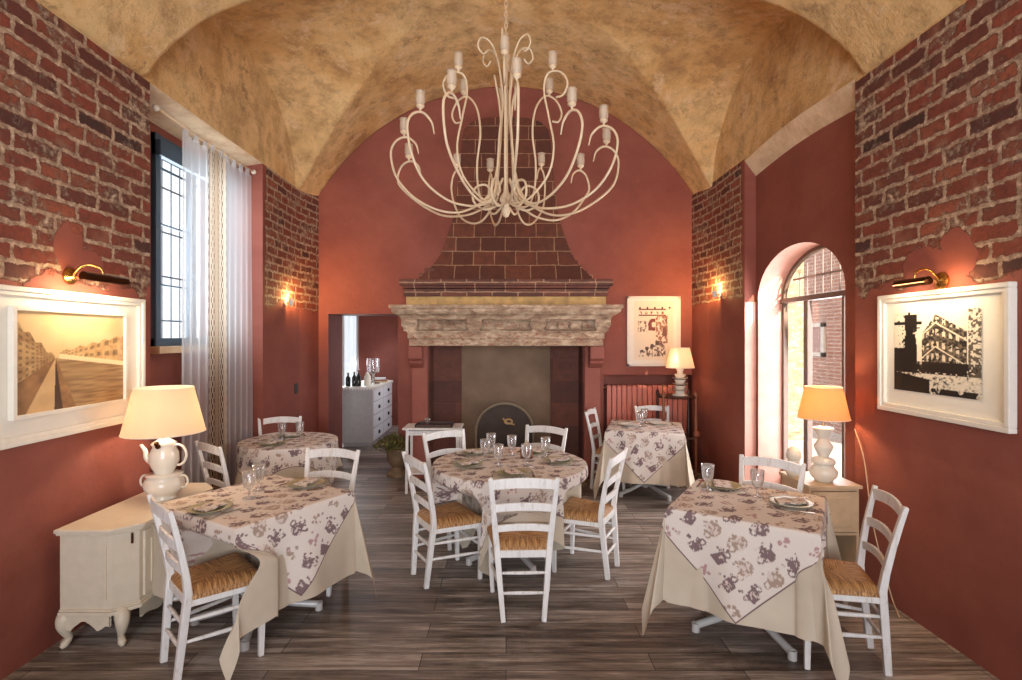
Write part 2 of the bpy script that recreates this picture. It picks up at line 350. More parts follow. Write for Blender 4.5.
M_STONE = stone_mat('mantel_stone', .25); M_STONER = stone_mat('mantel_stone_red_flakes', .8); M_LIME = simple('flaking_lime', srgb(214, 172, 110), .85, nz=.16, nscale=9, bump=.5, bd=.01)
M_PANEL = simple('sooty_plaster', srgb(134, 108, 86), .85, nz=.12, nscale=3, bump=.3, bd=.01)
M_PAINT = chair_paint(); M_RUSH = rush_mat(); M_LINEN = cloth_plain(); M_PRINT = vcol_mat('printed_cotton', .88, .1); M_ART = vcol_mat('art_print', .5, 0, bumpy=.02)
M_IVORY = simple('ivory_lacquer', srgb(218, 204, 182), .4, nz=.03); M_CREAMWOOD = simple('pale_cream_wood', srgb(214, 184, 148), .45, nz=.07, nscale=9)
M_FRAME = simple('white_frame', srgb(232, 226, 214), .45, nz=.02); M_MAT = simple('mount_card', srgb(236, 230, 216), .8, nz=.01)
M_CER = simple('cream_porcelain', srgb(232, 222, 204), .16, nz=.015, bump=.02); M_BRASS = simple('brass', srgb(196, 150, 84), .25, 1, nz=.04, bump=.05)
M_DARKBRASS = simple('aged_brass', srgb(96, 62, 40), .3, 1, nz=.05, bump=.05)
M_CHAND = simple('cream_enamel', srgb(218, 192, 158), .4, nz=.05); M_CUP = crystal('crystal'); M_CUPG = sheer_mat('candle_cup_glass', (.85, .74, .6, 1), .4); M_CUPF = simple('frosted_candle_glass', srgb(216, 190, 160), .15, nz=.08, bump=.1, Transmission_Weight=.6)
M_BLUE = simple('blue_grey_window_paint', srgb(58, 84, 104), .45, nz=.04); M_IRON = simple('weathered_iron', srgb(96, 104, 112), .5, .2); M_PANE = thin_glass('window_glass')
M_STEEL = simple('cutlery_steel', srgb(190, 186, 180), .2, 1, nz=.02, bump=.02); M_PLATE = simple('green_rim_plate', srgb(168, 160, 120), .3, nz=.06, bump=.03); M_PLATEW = simple('white_plate', srgb(232, 228, 218), .2, nz=.01, bump=.02)
M_NAP = vcol_mat('printed_napkin', .9, .1); M_GREYT = simple('pale_grey_tube', srgb(196, 192, 188), .35, .1, nz=.02)
M_DKWOOD = simple('dark_walnut', srgb(70, 40, 28), .4, nz=.1, nscale=9); M_MIDWOOD = simple('turned_oak', srgb(150, 88, 58), .45, nz=.1, nscale=9)
M_RADI = simple('red_radiator_enamel', srgb(206, 120, 100), .4, nz=.03); M_BOTTLE = simple('black_bottle_glass', srgb(24, 26, 24), .1, nz=.02, bump=.02)
M_TERRA = simple('weathered_stone_pot', srgb(150, 122, 92), .85, nz=.12, bump=.5, bd=.01); M_LEAF = simple('leaf_green', srgb(122, 118, 62), .55, nz=.12)
M_GREYCAB = simple('grey_painted_wood', srgb(176, 170, 168), .5, nz=.04); M_WHITECAB = simple('white_drawers', srgb(218, 216, 218), .45, nz=.02)
M_BLACK = simple('black_plastic', srgb(22, 22, 22), .4); M_SHADE1 = shade_mat('cream_lampshade', srgb(240, 222, 198), .05); M_SHADE2 = shade_mat('ochre_lampshade', srgb(226, 186, 138), .05); M_SHADE3 = shade_mat('white_lampshade', srgb(246, 234, 218), .05)
M_SHEER = sheer_mat('white_voile', (.82, .82, .82, 1), .38); M_EMBR = sheer_mat('embroidered_voile', (.62, .52, .4, 1), .93, True)
M_PAVE = simple('pale_paving', srgb(214, 206, 196), .8, nz=.06); M_OUTB = plain_brick('outside_brick', 'xz0', .25, .075, .012, mcol=srgb(214, 194, 172)); M_OUTW = stone_mat('outside_limewash', .5)

# ------------------------------------------------------------------ setting
XL, XR, YB, ZS = -2.58, 2.53, 7.07, 3.6
def zb(x):
    a = 2.1+math.sqrt(max(9-x*x, .01)); return 3.6+max(0, (a-3.712))*1.08
def zl(x, y):
    t = (y-5.12)/1.37
    if abs(t) >= 1: return 3.6
    return 3.6+(1.05+.5*max(0, 1-abs(x)/2.53))*math.sqrt(1-t*t)
def zc(x, y): return max(zb(x), zl(x, y))
def ramp_rows(a, b, n): return list(np.linspace(a, b, n))
xs = ramp_rows(-2.62, 2.62, 150)
ys = ramp_rows(-3.0, 3.4, 70)[:-1]+ramp_rows(3.4, 7.07, 150)
P = np.array([[(x, y, zc(x, y)+.012*mnoise.noise(Vector((x*1.5, y*1.5, 0)))+.006*mnoise.noise(Vector((x*5, y*5, 3)))) for y in ys] for x in xs])
c = struct(grid_obj('ceiling', P, M_VAULT)); md = c.modifiers.new('thick', 'SOLIDIFY'); md.thickness = .25; md.offset = 1
m = MB(); m.box(-4.2, 3.2, -3.3, 11.2, -.12, 0); struct(m.build('floor', M_FLOOR))

def wavy_panel(m, side, y0, y1, z0, z1, x, th):   # wall slab with its room face at x
    if side < 0: m.box(x-th, x, y0, y1, z0, z1)
    else: m.box(x, x+th, y0, y1, z0, z1)
# left wall: [brick near wall, red recess, pier, plaster lunette]
m = MB()
m.mi = 0; wavy_panel(m, -1, -3.3, 3.84, 0, ZS, XL, .6)
m.mi = 1
m.box(-3.18, -2.95, 3.84, 4.4, 0, 3.58); m.box(-3.18, -2.95, 5.5, 5.62, 0, 3.58); m.box(-3.18, -2.95, 4.4, 5.5, 0, 1.66); m.box(-3.18, -2.95, 4.4, 5.5, 3.47, 3.58)
m.mi = 2; m.box(-3.18, XL, 5.62, 6.6, 0, ZS); m.prism([(-3.18, 6.6), (XL, 6.6), (-2.5, 7.07), (-3.18, 7.07)], 0, ZS+.05)
m.mi = 3
m.box(-3.18, XL, -3.3, 3.84, ZS, 5.0); m.box(-3.18, XL, 5.62, 7.07, ZS, 5.0); m.box(-2.75, XL, 3.84, 5.62, 3.6, 5.0)
m.mi = 4; m.add([(XL, 3.84, 3.6), (XL, 5.62, 3.6), (-3.18, 5.62, 3.51), (-3.18, 3.84, 3.51)], [(0,1,2,3)])
struct(m.build('wall_left', [M_WL, M_RED, M_PL, M_VAULT, M_SOFF]))
# right wall
m = MB(); m.mi = 0; wavy_panel(m, 1, -3.3, 3.84, 0, ZS, XR, .6)
m.mi = 2; m.box(XR, 2.97, 5.62, 6.6, 0, ZS+.05); m.prism([(2.97, 6.6), (2.97, 7.07), (2.48, 7.07), (XR, 6.6)], 0, ZS+.05)
m.mi = 3; m.box(XR, 3.1, -3.3, 3.84, ZS, 5.0); m.box(XR, 3.1, 5.62, 7.07, ZS+.05, 5.0); m.box(XR+.05, 2.7, 3.84, 5.62, 3.75, 5.0)
m.mi = 4
for k in range(12):                                 # sloping, gently arched soffit
    ya, yb = 3.84+1.78*k/12, 3.84+1.78*(k+1)/12; f = lambda y: .05*math.sin(PI*(y-3.84)/1.78)
    a0, b0 = 3.625+f(ya), 3.625+f(yb); a1, b1 = 3.44+f(ya), 3.44+f(yb)
    m.mi = 4; m.add([(XR, ya, a0), (XR, yb, b0), (2.67, yb, b1), (2.67, ya, a1)], [(0,1,2,3)]); m.mi = 3; m.add([(XR, ya, a0), (XR, yb, b0), (XR, yb, 5), (XR, ya, 5)], [(0,1,2,3)])
m.mi = 1                                            # recess wall with arched opening
Y0, Y1, ZSP, RI = 4.14, 5.575, 2.15, .46
m.box(2.65, 2.96, 3.84, Y0, 0, 3.8); m.box(2.65, 2.96, Y1, 5.62, 0, 3.8); m.mi = 5; m.box(2.652, 2.96, Y1-.004, Y1+.01, 0, ZSP); m.box(2.652, 2.96, Y0-.01, Y0+.004, 0, ZSP); m.box(XR+.002, 2.65, 5.616, 5.63, 0, ZSP-.02)  # pale pink on the pier strip paints in the sunlit patch
N = 28; yc, ry = (Y0+Y1)/2, (Y1-Y0)/2
m.mi = 1
for k in range(N):
    a, b = PI-PI*k/N, PI-PI*(k+1)/N
    pa = (yc+ry*math.cos(a), ZSP+RI*math.sin(a)); pb = (yc+ry*math.cos(b), ZSP+RI*math.sin(b))
    m.add([(2.65, pa[0], pa[1]), (2.65, pb[0], pb[1]), (2.65, pb[0], 3.8), (2.65, pa[0], 3.8), (2.96, pa[0], pa[1]-.0), (2.96, pb[0], pb[1]), (2.96, pb[0], 3.8), (2.96, pa[0], 3.8)], [(0,1,2,3), (4,5,6,7)]); m.mi = 5; m.add([(2.65, pa[0], pa[1]), (2.65, pb[0], pb[1]), (2.96, pb[0], pb[1]), (2.96, pa[0], pa[1])], [(0,1,2,3)]); m.mi = 1
m.box(2.65, 2.96, Y0, Y1, 0, .22)
struct(m.build('wall_right', [M_WR, M_RED, M_PR, M_VAULT, M_SOFF, simple('pale_pink_reveal_and_sun_patch', srgb(222, 168, 150), .8, nz=.06, nscale=6, bump=.4, bd=.008)]))
# back wall with doorway and radiator niche
m = MB()
m.box(-3.0, -2.37, YB, 7.67, 0, 5.6); m.box(-1.44, 1.30, YB, 7.67, 0, 5.6); m.box(-2.37, -1.44, YB, 7.67, 2.07, 5.6)
m.box(1.30, 2.8, YB, 7.67, 1.26, 5.6); m.box(2.53, 2.8, YB, 7.67, 0, 1.26); m.box(1.30, 2.53, 7.4, 7.67, 0, 1.26)
struct(m.build('wall_back', M_RED))
# room beyond the doorway
m = MB(); m.box(-4.2, -4.0, 7.67, 11, 0, 3); struct(m.build('wall_back_room_left', M_RED))
m = MB(); m.box(-1.15, -.95, 7.67, 8.5, 0, 3); m.box(-1.15, -.95, 9.7, 11, 0, 3); m.box(-1.15, -.95, 8.5, 9.7, 0, .9); m.box(-1.15, -.95, 8.5, 9.7, 2.4, 3); m.box(-1.75, -1.15, 9.9, 10.2, 0, 3); struct(m.build('wall_back_room_right', M_RED))  # opening added in this unseen wall to let sky light onto the chest
m = MB(); m.box(-4.2, -3.60, 10.6, 10.8, 0, 3); m.box(-2.95, -.9, 10.6, 10.8, 0, 3); m.box(-3.60, -2.95, 10.6, 10.8, 0, .6); m.box(-3.60, -2.95, 10.6, 10.8, 2.5, 3); struct(m.build('wall_back_room_end', M_RED))
m = MB(); m.box(-4.2, -.9, 7.67, 11, 3, 3.15); struct(m.build('ceiling_back_room', M_SOFF))
m = MB(); m.box(-3.18, -1.6, -3.3, -3.1, 0, 5.4); m.box(1.6, 3.1, -3.3, -3.1, 0, 5.4); m.box(-1.6, 1.6, -3.3, -3.1, 3.3, 5.4); struct(m.build('wall_rear_fill_opening', M_RED))  # unseen rear wall; its opening is added to let in soft sky fill
m = MB()
m.box(XL, XL+.012, .5, 3.84, 0, .05)
# left window
w = MB(); X = -2.93
for z in (1.68, 3.40): w.box(X-.05, X, 4.42, 5.5, z, z+.07)
for y in (4.42, 4.93, 5.43): w.box(X-.05, X+(.01 if y < 4.5 else 0), y, y+.07, 1.68, 3.47)
for z in (2.2, 2.72, 3.2): w.box(X-.045, X-.02, 4.45, 5.45, z, z+.014)
w.box(X-.03, X+.05, 4.42, 5.5, 3.28, 3.41)
w1 = struct(w.build('window_1', M_BLUE, bevel=.004))
s = MB(); s.box(-2.96, -2.86, 4.38, 5.52, 1.62, 1.68); s.build('window_sill', M_SOFF, w1, bevel=.005)
g = MB(); g.box(X-.032, X-.028, 4.45, 5.45, 1.7, 3.42); g.build('pane', M_PANE, w1)
g = MB()
for k in range(8): y = 4.5+k*.13; g.tube([(X-.16, y, 1.6), (X-.16, y, 3.5)], .005, 6)
for z in (1.9, 2.3, 2.7, 3.1): g.box(X-.175, X-.165, 4.4, 5.5, z, z+.014)
g.build('iron_grille', M_IRON, w1)
# right arched window
w = MB(); XX = 2.9
def arch(yin, zin, n=24): return [(yc+(ry-yin)*math.cos(PI-PI*k/n), ZSP+(RI-zin)*math.sin(PI-PI*k/n)) for k in range(n+1)]
o1, i1 = arch(0.0, 0.0), arch(.035, .035)
for k in range(24):
    q = [o1[k], o1[k+1], i1[k+1], i1[k]]
    w.add([(XX, a, b) for a, b in q]+[(XX+.04, a, b) for a, b in q], [(0,1,2,3), (7,6,5,4), (3,2,6,7), (0,1,5,4)])
w.box(XX, XX+.05, Y0, Y0+.04, .22, ZSP+.02); w.box(XX, XX+.05, Y1-.04, Y1, .22, ZSP+.02); w.box(XX-.02, XX+.05, Y0, Y1, ZSP-.04, ZSP+.01)
w.box(XX, XX+.05, 5.1, 5.17, .22, ZSP); w.box(XX, XX+.05, Y0, Y1, .22, .3); w.box(XX, XX+.04, 4.55, 4.58, .22, ZSP)
w2 = struct(w.build('window_2', simple('grey_brown_frame', srgb(120, 96, 80), .5), bevel=.003))
g = MB(); g.box(XX+.02, XX+.024, Y0, Y1, .25, ZSP); g.add([(XX+.02, a, b) for a, b in i1], [tuple(range(25))]); g.build('pane', M_PANE, w2)
g = MB()
for k in range(1, 11):
    y = Y0+(Y1-Y0)*k/11; zt = ZSP+RI*math.sqrt(max(0, 1-((y-yc)/ry)**2)); g.tube([(XX+.12, y, ZSP-.02), (XX+.12, y, zt)], .007, 6)
g.box(XX+.115, XX+.125, Y0, Y1, ZSP+.2, ZSP+.22); g.build('iron_grille', simple('pale_grey_iron', srgb(150, 140, 132), .5), w2)
# room-end window
w = MB(); w.box(-3.60, -2.95, 10.62, 10.66, .6, .66); w.box(-3.60, -2.95, 10.62, 10.66, 2.44, 2.5); w.box(-3.60, -3.55, 10.62, 10.66, .6, 2.5); w.box(-3.0, -2.95, 10.62, 10.66, .6, 2.5); w.box(-3.29, -3.25, 10.62, 10.66, .6, 2.5)
w3 = struct(w.build('window_3', M_FRAME)); g = MB(); g.box(-3.58, -2.97, 10.638, 10.642, .62, 2.48); g.build('pane', M_PANE, w3)
# outside
m = MB(); m.box(3.1, 30, -10, 30, -.3, -.12); tag(m.build('paving', M_PAVE), 'pale paved yard outside the arched window', 'paving', kind='structure')
M_OUTB = plain_brick('outside_brick_wall', 'xz0', .25, .075, .012, True, srgb(150, 128, 112))
M_OUTB2 = plain_brick('outside_brick_side', 'yz0', .25, .075, .012, False, srgb(226, 206, 188))
for n_ in M_OUTB2.node_tree.nodes:
    if n_.type == 'TEX_BRICK': n_.inputs['Color1'].default_value = srgb(196, 138, 118); n_.inputs['Color2'].default_value = srgb(214, 160, 138)
    if n_.type == 'MIX': n_.inputs[7].default_value = srgb(160, 112, 96)
b = thing('brick_building', 'brick building with a white framed window seen through arched window', 'building', (6.5, 11, -.12))
m = MB(); m.box(0, .4, -3, 6, 0, 6); m.build('wall', M_OUTB2, b)
m = MB(); X0, X1, Z0, Z1 = -.23, .5, 1.49, 2.18
m.box(-.05, 0, X0, X1, Z0, Z0+.08); m.box(-.05, 0, X0, X1, Z1-.08, Z1); m.box(-.05, 0, X0, X0+.1, Z0, Z1); m.box(-.05, 0, X1-.1, X1, Z0, Z1)
wf = m.build('window_frame', M_FRAME, b); m = MB(); m.box(-.02, -.005, X0+.08, X1-.08, Z0+.07, Z1-.07); m.build('shutter', simple('pink_shutter', srgb(196, 160, 150), .7), wf)
m = MB(); m.box(-8, 9, -7.4, -7.0, -.12, 8); struct(m.build('wall_sun_block', M_OUTB))  # unseen slab added to keep the sun out of the rear opening
m = MB(); m.box(3.9, 5.45, 9.7, 10.0, -.12, 6.0); tag(m.build('whitewashed_wall', M_OUTW), 'sunlit flaking whitewashed wall left of the brick building outside', 'wall')

# ------------------------------------------------------------------ fireplace
fp = thing('fireplace', 'monumental old brick and stone fireplace in centre of red back wall', 'fireplace', (0, 7.07, 0))
def T(m, *a, **k): return m.build(*a, parent=fp, loc=(0, -7.07, 0), **k)
# hood
hp = [(1.08, 6.42, 2.44), (1.0, 6.48, 2.54), (.91, 6.55, 2.64), (.82, 6.64, 2.8), (.75, 6.72, 3.02), (.69, 6.8, 3.25), (.655, 6.86, 3.5), (.62, 6.92, 3.9), (.59, 6.97, 4.3), (.56, 6.99, 4.5), (.46, 7.0, 4.6), (.3, 7.01, 4.66), (.02, 7.02, 4.68)]
m = MB(); vs = []
for w_, y_, z_ in hp:
    for sx in (-1, 1): vs += [(sx*w_, 7.07, z_), (sx*w_, y_, z_)]
fs = []
for i in range(len(hp)-1):
    a = 4*i; b = 4*i+4; fs += [(a+1, b+1, b+3, a+3), (a, b, b+1, a+1), (a+2, a+3, b+3, b+2)]
m.add(vs, fs); T(m, 'hood', M_HOOD)
m = MB(); random.seed(3)                            # loose bricks stepping along the shoulder of the hood
for w_, y_, z_ in [(1.03, 6.5, 2.5), (.97, 6.55, 2.56), (.92, 6.6, 2.63), (.87, 6.66, 2.7), (.82, 6.7, 2.78), (.79, 6.76, 2.87), (.75, 6.8, 2.97)]:
    m.box(w_-.07, w_+.035, y_, 7.05, z_-.03, z_+.025)
for w_, y_, z_ in [(1.04, 6.48, 2.5), (.98, 6.5, 2.57)]: m.box(-w_-.02, -w_+.1, y_, y_+.14, z_-.05, z_+.04)
T(m, 'hood_edge_bricks', M_CORN)
def stack_prof(name, mat, rows, bev=.006):           # rows: (halfwidth, yfront, z0, z1)
    m = MB()
    for hw, yf, z0, z1 in rows: m.box(-hw, hw, yf, 7.07, z0, z1)
    return T(m, name, mat, bevel=bev)
stack_prof('brick_cornice', M_CORN, [(1.27, 6.28, 2.375, 2.45), (1.24, 6.31, 2.345, 2.375), (1.22, 6.34, 2.25, 2.34)])
stack_prof('lime_band', M_LIME, [(1.2, 6.36, 2.136, 2.25)])
# mantel shelf with a cove profile
prof = [(1.37, 6.18, 2.14), (1.37, 6.18, 2.10), (1.35, 6.2, 2.095), (1.345, 6.205, 2.06), (1.31, 6.24, 2.03), (1.27, 6.28, 2.015), (1.25, 6.3, 1.985), (1.25, 6.3, 1.97)]
m = MB(); vs = []
for w_, y_, z_ in prof: vs += [(-w_, 7.07, z_), (-w_, y_, z_), (w_, y_, z_), (w_, 7.07, z_)]
fs = [(0, 1, 2, 3)]
for i in range(len(prof)-1):
    a, b = 4*i, 4*i+4; fs += [(a, b, b+1, a+1), (a+1, b+1, b+2, a+2), (a+2, b+2, b+3, a+3)]
n = 4*(len(prof)-1); fs.append((n, n+1, n+2, n+3)); m.add(vs, fs); T(m, 'mantel_shelf', M_STONE, bevel=.004)
stack_prof('frieze', M_STONE, [(1.17, 6.45, 1.83, 1.975), (1.19, 6.33, 1.815, 1.835)])
m = MB()
for a, b in ((-1.06, -.47), (-.29, .29), (.47, 1.06)):
    w_ = (b-a)/4
    for k in range(4): m.box(a+k*w_+.012, a+(k+1)*w_-.012, 6.41, 6.46, 1.85, 1.94)
T(m, 'frieze_tiles', M_STONER, bevel=.006)
for a, b in ((-1.245, -1.06), (-.47, -.29), (.29, .47), (1.06, 1.245)):
    m = MB(); c0 = (a+b)/2; h = (b-a)/2
    pts = [(6.28, 1.985), (6.29, 1.94), (6.32, 1.9), (6.34, 1.86), (6.33, 1.83), (6.42, 1.82), (6.42, 1.985)]
    e = h if abs(c0) < 1 else h
    vs = [(c0-e*(1 if i < 3 else .8), y, z) for i, (y, z) in enumerate(pts)]+[(c0+e*(1 if i < 3 else .8), y, z) for i, (y, z) in enumerate(pts)]
    nn = len(pts); m.add(vs, [tuple(range(nn)), tuple(range(2*nn-1, nn-1, -1))]+[(i, (i+1)%nn, nn+(i+1)%nn, nn+i) for i in range(nn)]); T(m, 'bracket', M_STONE, bevel=.008)
stack_prof('lintel', M_STONER, [(1.18, 6.34, 1.74, 1.815), (1.165, 6.36, 1.655, 1.74)], .008)
for sx in (-1, 1):
    m = MB(); pr = [(6.42, 1.655), (6.42, 1.5), (6.46, 1.47), (6.47, 1.44), (6.52, 1.4), (6.56, 1.38), (7.07, 1.38), (7.07, 1.655)]; nn = len(pr); xa, xb = sorted((sx*1.19, sx*1.02))
    m.add([(xa, y, z) for y, z in pr]+[(xb, y, z) for y, z in pr], [tuple(range(nn)), tuple(range(2*nn-1, nn-1, -1))]+[(i, (i+1)%nn, nn+(i+1)%nn, nn+i) for i in range(nn)]); T(m, 'corbel', M_RED, bevel=.012)
    m = MB(); m.box(sx*1.17 if sx < 0 else .97, -.97 if sx < 0 else 1.17, 6.56, 7.07, 0, 1.655); T(m, 'jamb', M_RED, bevel=.012)
    m = MB(); m.box(min(sx*.97, sx*.955), max(sx*.97, sx*.955), 6.6, 7.05, 0, 1.655); T(m, 'firebox_side', M_FIREBRICK)
    m = MB(); m.box(*sorted((sx*.955, sx*.585)), 6.98, 7.06, 0, 1.8); T(m, 'firebox_brick_panel', M_FIREBRICK)
m = MB(); m.box(-.585, .585, 7.0, 7.06, 0, 1.8); T(m, 'firebox_back', M_PANEL)
m = MB(); m.box(-.97, .97, 6.2, 7.05, 0, .05); T(m, 'hearth', M_PANEL, bevel=.01)
fb = thing('fireback', 'arched cast iron fireback with small relief standing on the hearth', 'fireback', (-.02, 6.9, .05))
def archpoly(w_, h_, n=20): return [(-w_, 0)]+[(w_*math.cos(PI-PI*k/n), h_-w_+w_*math.sin(PI-PI*k/n)) for k in range(n+1)]+[(w_, 0)]
Rx = Matrix.Rotation(PI/2, 4, 'X')
m = MB(); m.prism(archpoly(.36, .84), 0, .035, Rx); m.build('plate', simple('sooty_cast_iron', srgb(72, 56, 46), .65, .2, nz=.15, nscale=5, bump=.5, bd=.01), fb, bevel=.004)
m = MB(); ap = archpoly(.375, .855); m.tube([(x, -.035, z) for x, z in ap], .02, 8); m.build('rim', simple('rim_iron', srgb(140, 122, 98), .6, .2), fb, smooth=True)
m = MB()
for k in range(9):
    a = k*.7; m.tube([(.05+.05*math.cos(a), -.05, .62+.03*math.sin(a)), (.05+.05*math.cos(a+.7), -.05, .62+.03*math.sin(a+.7))], .013, 6)
m.tube([(-.02, -.05, .66), (.04, -.05, .6), (.13, -.05, .58)], .012, 6); m.build('relief', simple('worn_relief', srgb(196, 160, 110), .6), fb)

# ------------------------------------------------------------------ chairs
def make_chair():
    t = bpy.data.objects.new('dining_chair', None); COL.objects.link(t)
    # woven seat
    fr, rr, fw, rw = .195, -.175, .225, .175; zt = .468
    cor = [(-fw, fr), (fw, fr), (rw, rr), (-rw, rr)]; cx, cy = 0, .01
    me = bpy.data.meshes.new('seat'); vs = []; fs = []; uvs = []
    for i in range(4):
        a = Vector(cor[i]); b = Vector(cor[(i+1)%4]); c_ = Vector((cx, cy)); n, mm = 12, 8; base = len(vs)
        L = (b-a).length; dx = (b-a).normalized()
        for r in range(mm+1):
            for k in range(n+1):
                f = r/mm; e = k/n; p = (a.lerp(b, e)).lerp(c_, f); drop = (1-min(1, f*3.2))**2*.024
                z = zt-drop+.004*math.sin(f*PI)-.008*(f**2); vs.append((p.x, p.y, z))
                uvs.append((abs((p-c_).dot(dx))*1.0+.03*i, f*.2))
        for k in range(n+1):                           # rolled rim down the outside
            p = a.lerp(b, k/n); q = c_+(p-c_)*1.0; vs.append((q.x*1.02, q.y*1.02, zt-.05)); uvs.append((abs((p-c_).dot(dx))+.03*i, -.12))
        for r in range(mm):
            for k in range(n):
                q = base+r*(n+1)+k; fs.append((q, q+1, q+n+2, q+n+1))
        for k in range(n): fs.append((base+(mm+1)*(n+1)+k, base+(mm+1)*(n+1)+k+1, base+k+1, base+k))
    b0 = len(vs); vs += [(x*1.02, y*1.02, zt-.05) for x, y in cor]; uvs += [(0, 0)]*4; fs.append((b0+3, b0+2, b0+1, b0))
    me.from_pydata(vs, [], fs); me.materials.append(M_RUSH); ul = me.uv_layers.new(name='UVMap')
    for l in me.loops: ul.data[l.index].uv = uvs[l.vertex_index]
    me.polygons.foreach_set('use_smooth', [True]*len(me.polygons))
    so = bpy.data.objects.new('seat', me); COL.objects.link(so); so.parent = t; so['label'] = 'woven rush seat'
    X_ = lambda z: .125+(.205-.125)*z/.9                # half spread of the rear posts
    def Yr(z): return -.215+.04*(z/.45) if z < .45 else -.175-.09*((z-.45)/.45)**1.3
    for sx in (-1, 1):
        m = MB(); zs = [0, .15, .3, .45, .55, .68, .8, .9]
        m.sweep([(sx*X_(z), Yr(z), z) for z in zs], lambda i: ((.030, .034), (.033, .036), (.036, .038), (.038, .038), (.037, .034), (.034, .03), (.031, .027), (.028, .024))[i]); m.build('rear_leg', M_PAINT, t, bevel=.005)
        m = MB(); m.sweep([(sx*.19, .175, 0), (sx*.2, .175, .2), (sx*.2, .17, .44)], lambda i: ((.028, .028), (.033, .033), (.036, .036))[i]); m.build('front_leg', M_PAINT, t, bevel=.005)
    for zc_, h, bow in ((.855, .062, .035), (.70, .048, .034), (.565, .042, .03)):
        m = MB(); n = 8; pts = []
        vsl = []
        for k in range(n+1):
            e = -1+2*k/n; x = e*(X_(zc_)-.006); y = Yr(zc_)-bow*(1-e*e)*.6; lift = .018*(1-e*e)
            vsl += [(x, y-.008, zc_-h/2+lift*.9), (x, y+.008, zc_-h/2+lift*.9), (x, y+.008, zc_+h/2+lift), (x, y-.008, zc_+h/2+lift)]
        fsl = [(0,1,2,3), tuple(4*n+q for q in (3,2,1,0))]
        for k in range(n):
            for q in range(4): fsl.append((4*k+q, 4*k+4+q, 4*k+4+(q+1)%4, 4*k+(q+1)%4))
        m.add(vsl, fsl); m.build('back_slat', M_PAINT, t, bevel=.003)
    m = MB()
    m.bar((-.2, .172, .405), (.2, .172, .405), .022, .045); m.bar((-.165, -.175, .405), (.165, -.175, .405), .022, .045)
    for sx in (-1, 1): m.bar((sx*.2, .172, .405), (sx*.163, -.175, .405), .022, .045)
    m.build('seat_frame', M_PAINT, t, bevel=.003)
    def st(a, b): m = MB(); a = Vector(a); b = Vector(b); m.tube([a, a.lerp(b, .2), a.lerp(b, .5), a.lerp(b, .8), b], [.008, .0105, .012, .0105, .008], 8); m.build('stretcher', M_PAINT, t, smooth=True)
    for z in (.17, .29): st((-X_(z), Yr(z), z), (X_(z), Yr(z), z))
    for z in (.2, .31):
        for sx in (-1, 1): st((sx*.2, .175, z), (sx*X_(z), Yr(z), z))
    st((-.2, .175, .25), (.2, .175, .25)); st((-.2, .175, .35), (.2, .175, .35))
    return t
chair0 = make_chair(); used = [0]
def chair(bx, by, fx, fy, label, group):             # bx,by = middle of the top rail; f = facing
    f = Vector((fx, fy)).normalized(); o = chair0 if not used[0] else copy_tree(chair0); used[0] += 1
    o.location = (bx+f.x*.265, by+f.y*.265, 0); o.rotation_euler = (0, 0, math.atan2(f.y, f.x)-PI/2); tag(o, label, 'chair', group)
G1, G2, G3, G4, G5 = 'chairs at the near left table', 'chairs at the round centre table', 'chairs at the near right table', 'chairs at the far left round table', 'chairs at the far right table'
chair(-.03+.14, 3.22, -.03, 1, 'white rush-seated chair in the middle foreground with its back to the viewer', G2)
chair(-1.795, 2.74, .70, .72, 'white rush-seated chair in the left foreground beside the ivory sideboard', G1)
chair(-1.325, 4.06, -.15, -.99, 'white ladder-back chair behind the near left square table', G1)
chair(-2.40, 4.26, .6, .8, 'white chair back showing just right of the teapot lamp by the curtain', G4)
chair(-2.43, 5.70, .33, -.94, 'white chair behind the far left round table, right of the curtain', G4)
chair(-.665, 3.79, .86, .51, 'white rush-seated chair at the left side of the round centre table', G2)
chair(.84, 3.93, -.89, .46, 'white rush-seated chair at the right side of the round centre table', G2)
chair(-.57, 4.84, .59, -.81, 'white chair behind the round centre table in front of the small white stand', G2)
chair(.39, 5.1, -.47, -.88, 'white chair behind the round centre table in front of the arched fireback', G2)
chair(1.0, 6.3, .9, -.4, 'white chair at the left side of the far right table beside the fireplace jamb', G5)
chair(1.83, 6.66, 0, -1, 'white chair behind the far right table in front of the red radiator', G5)
chair(2.07, 2.86, -.955, .29, 'white rush-seated chair in the right foreground below the black and white picture', G3)
chair(1.87, 3.73, -.69, -.73, 'white chair behind the near right table in front of the arched window', G3)

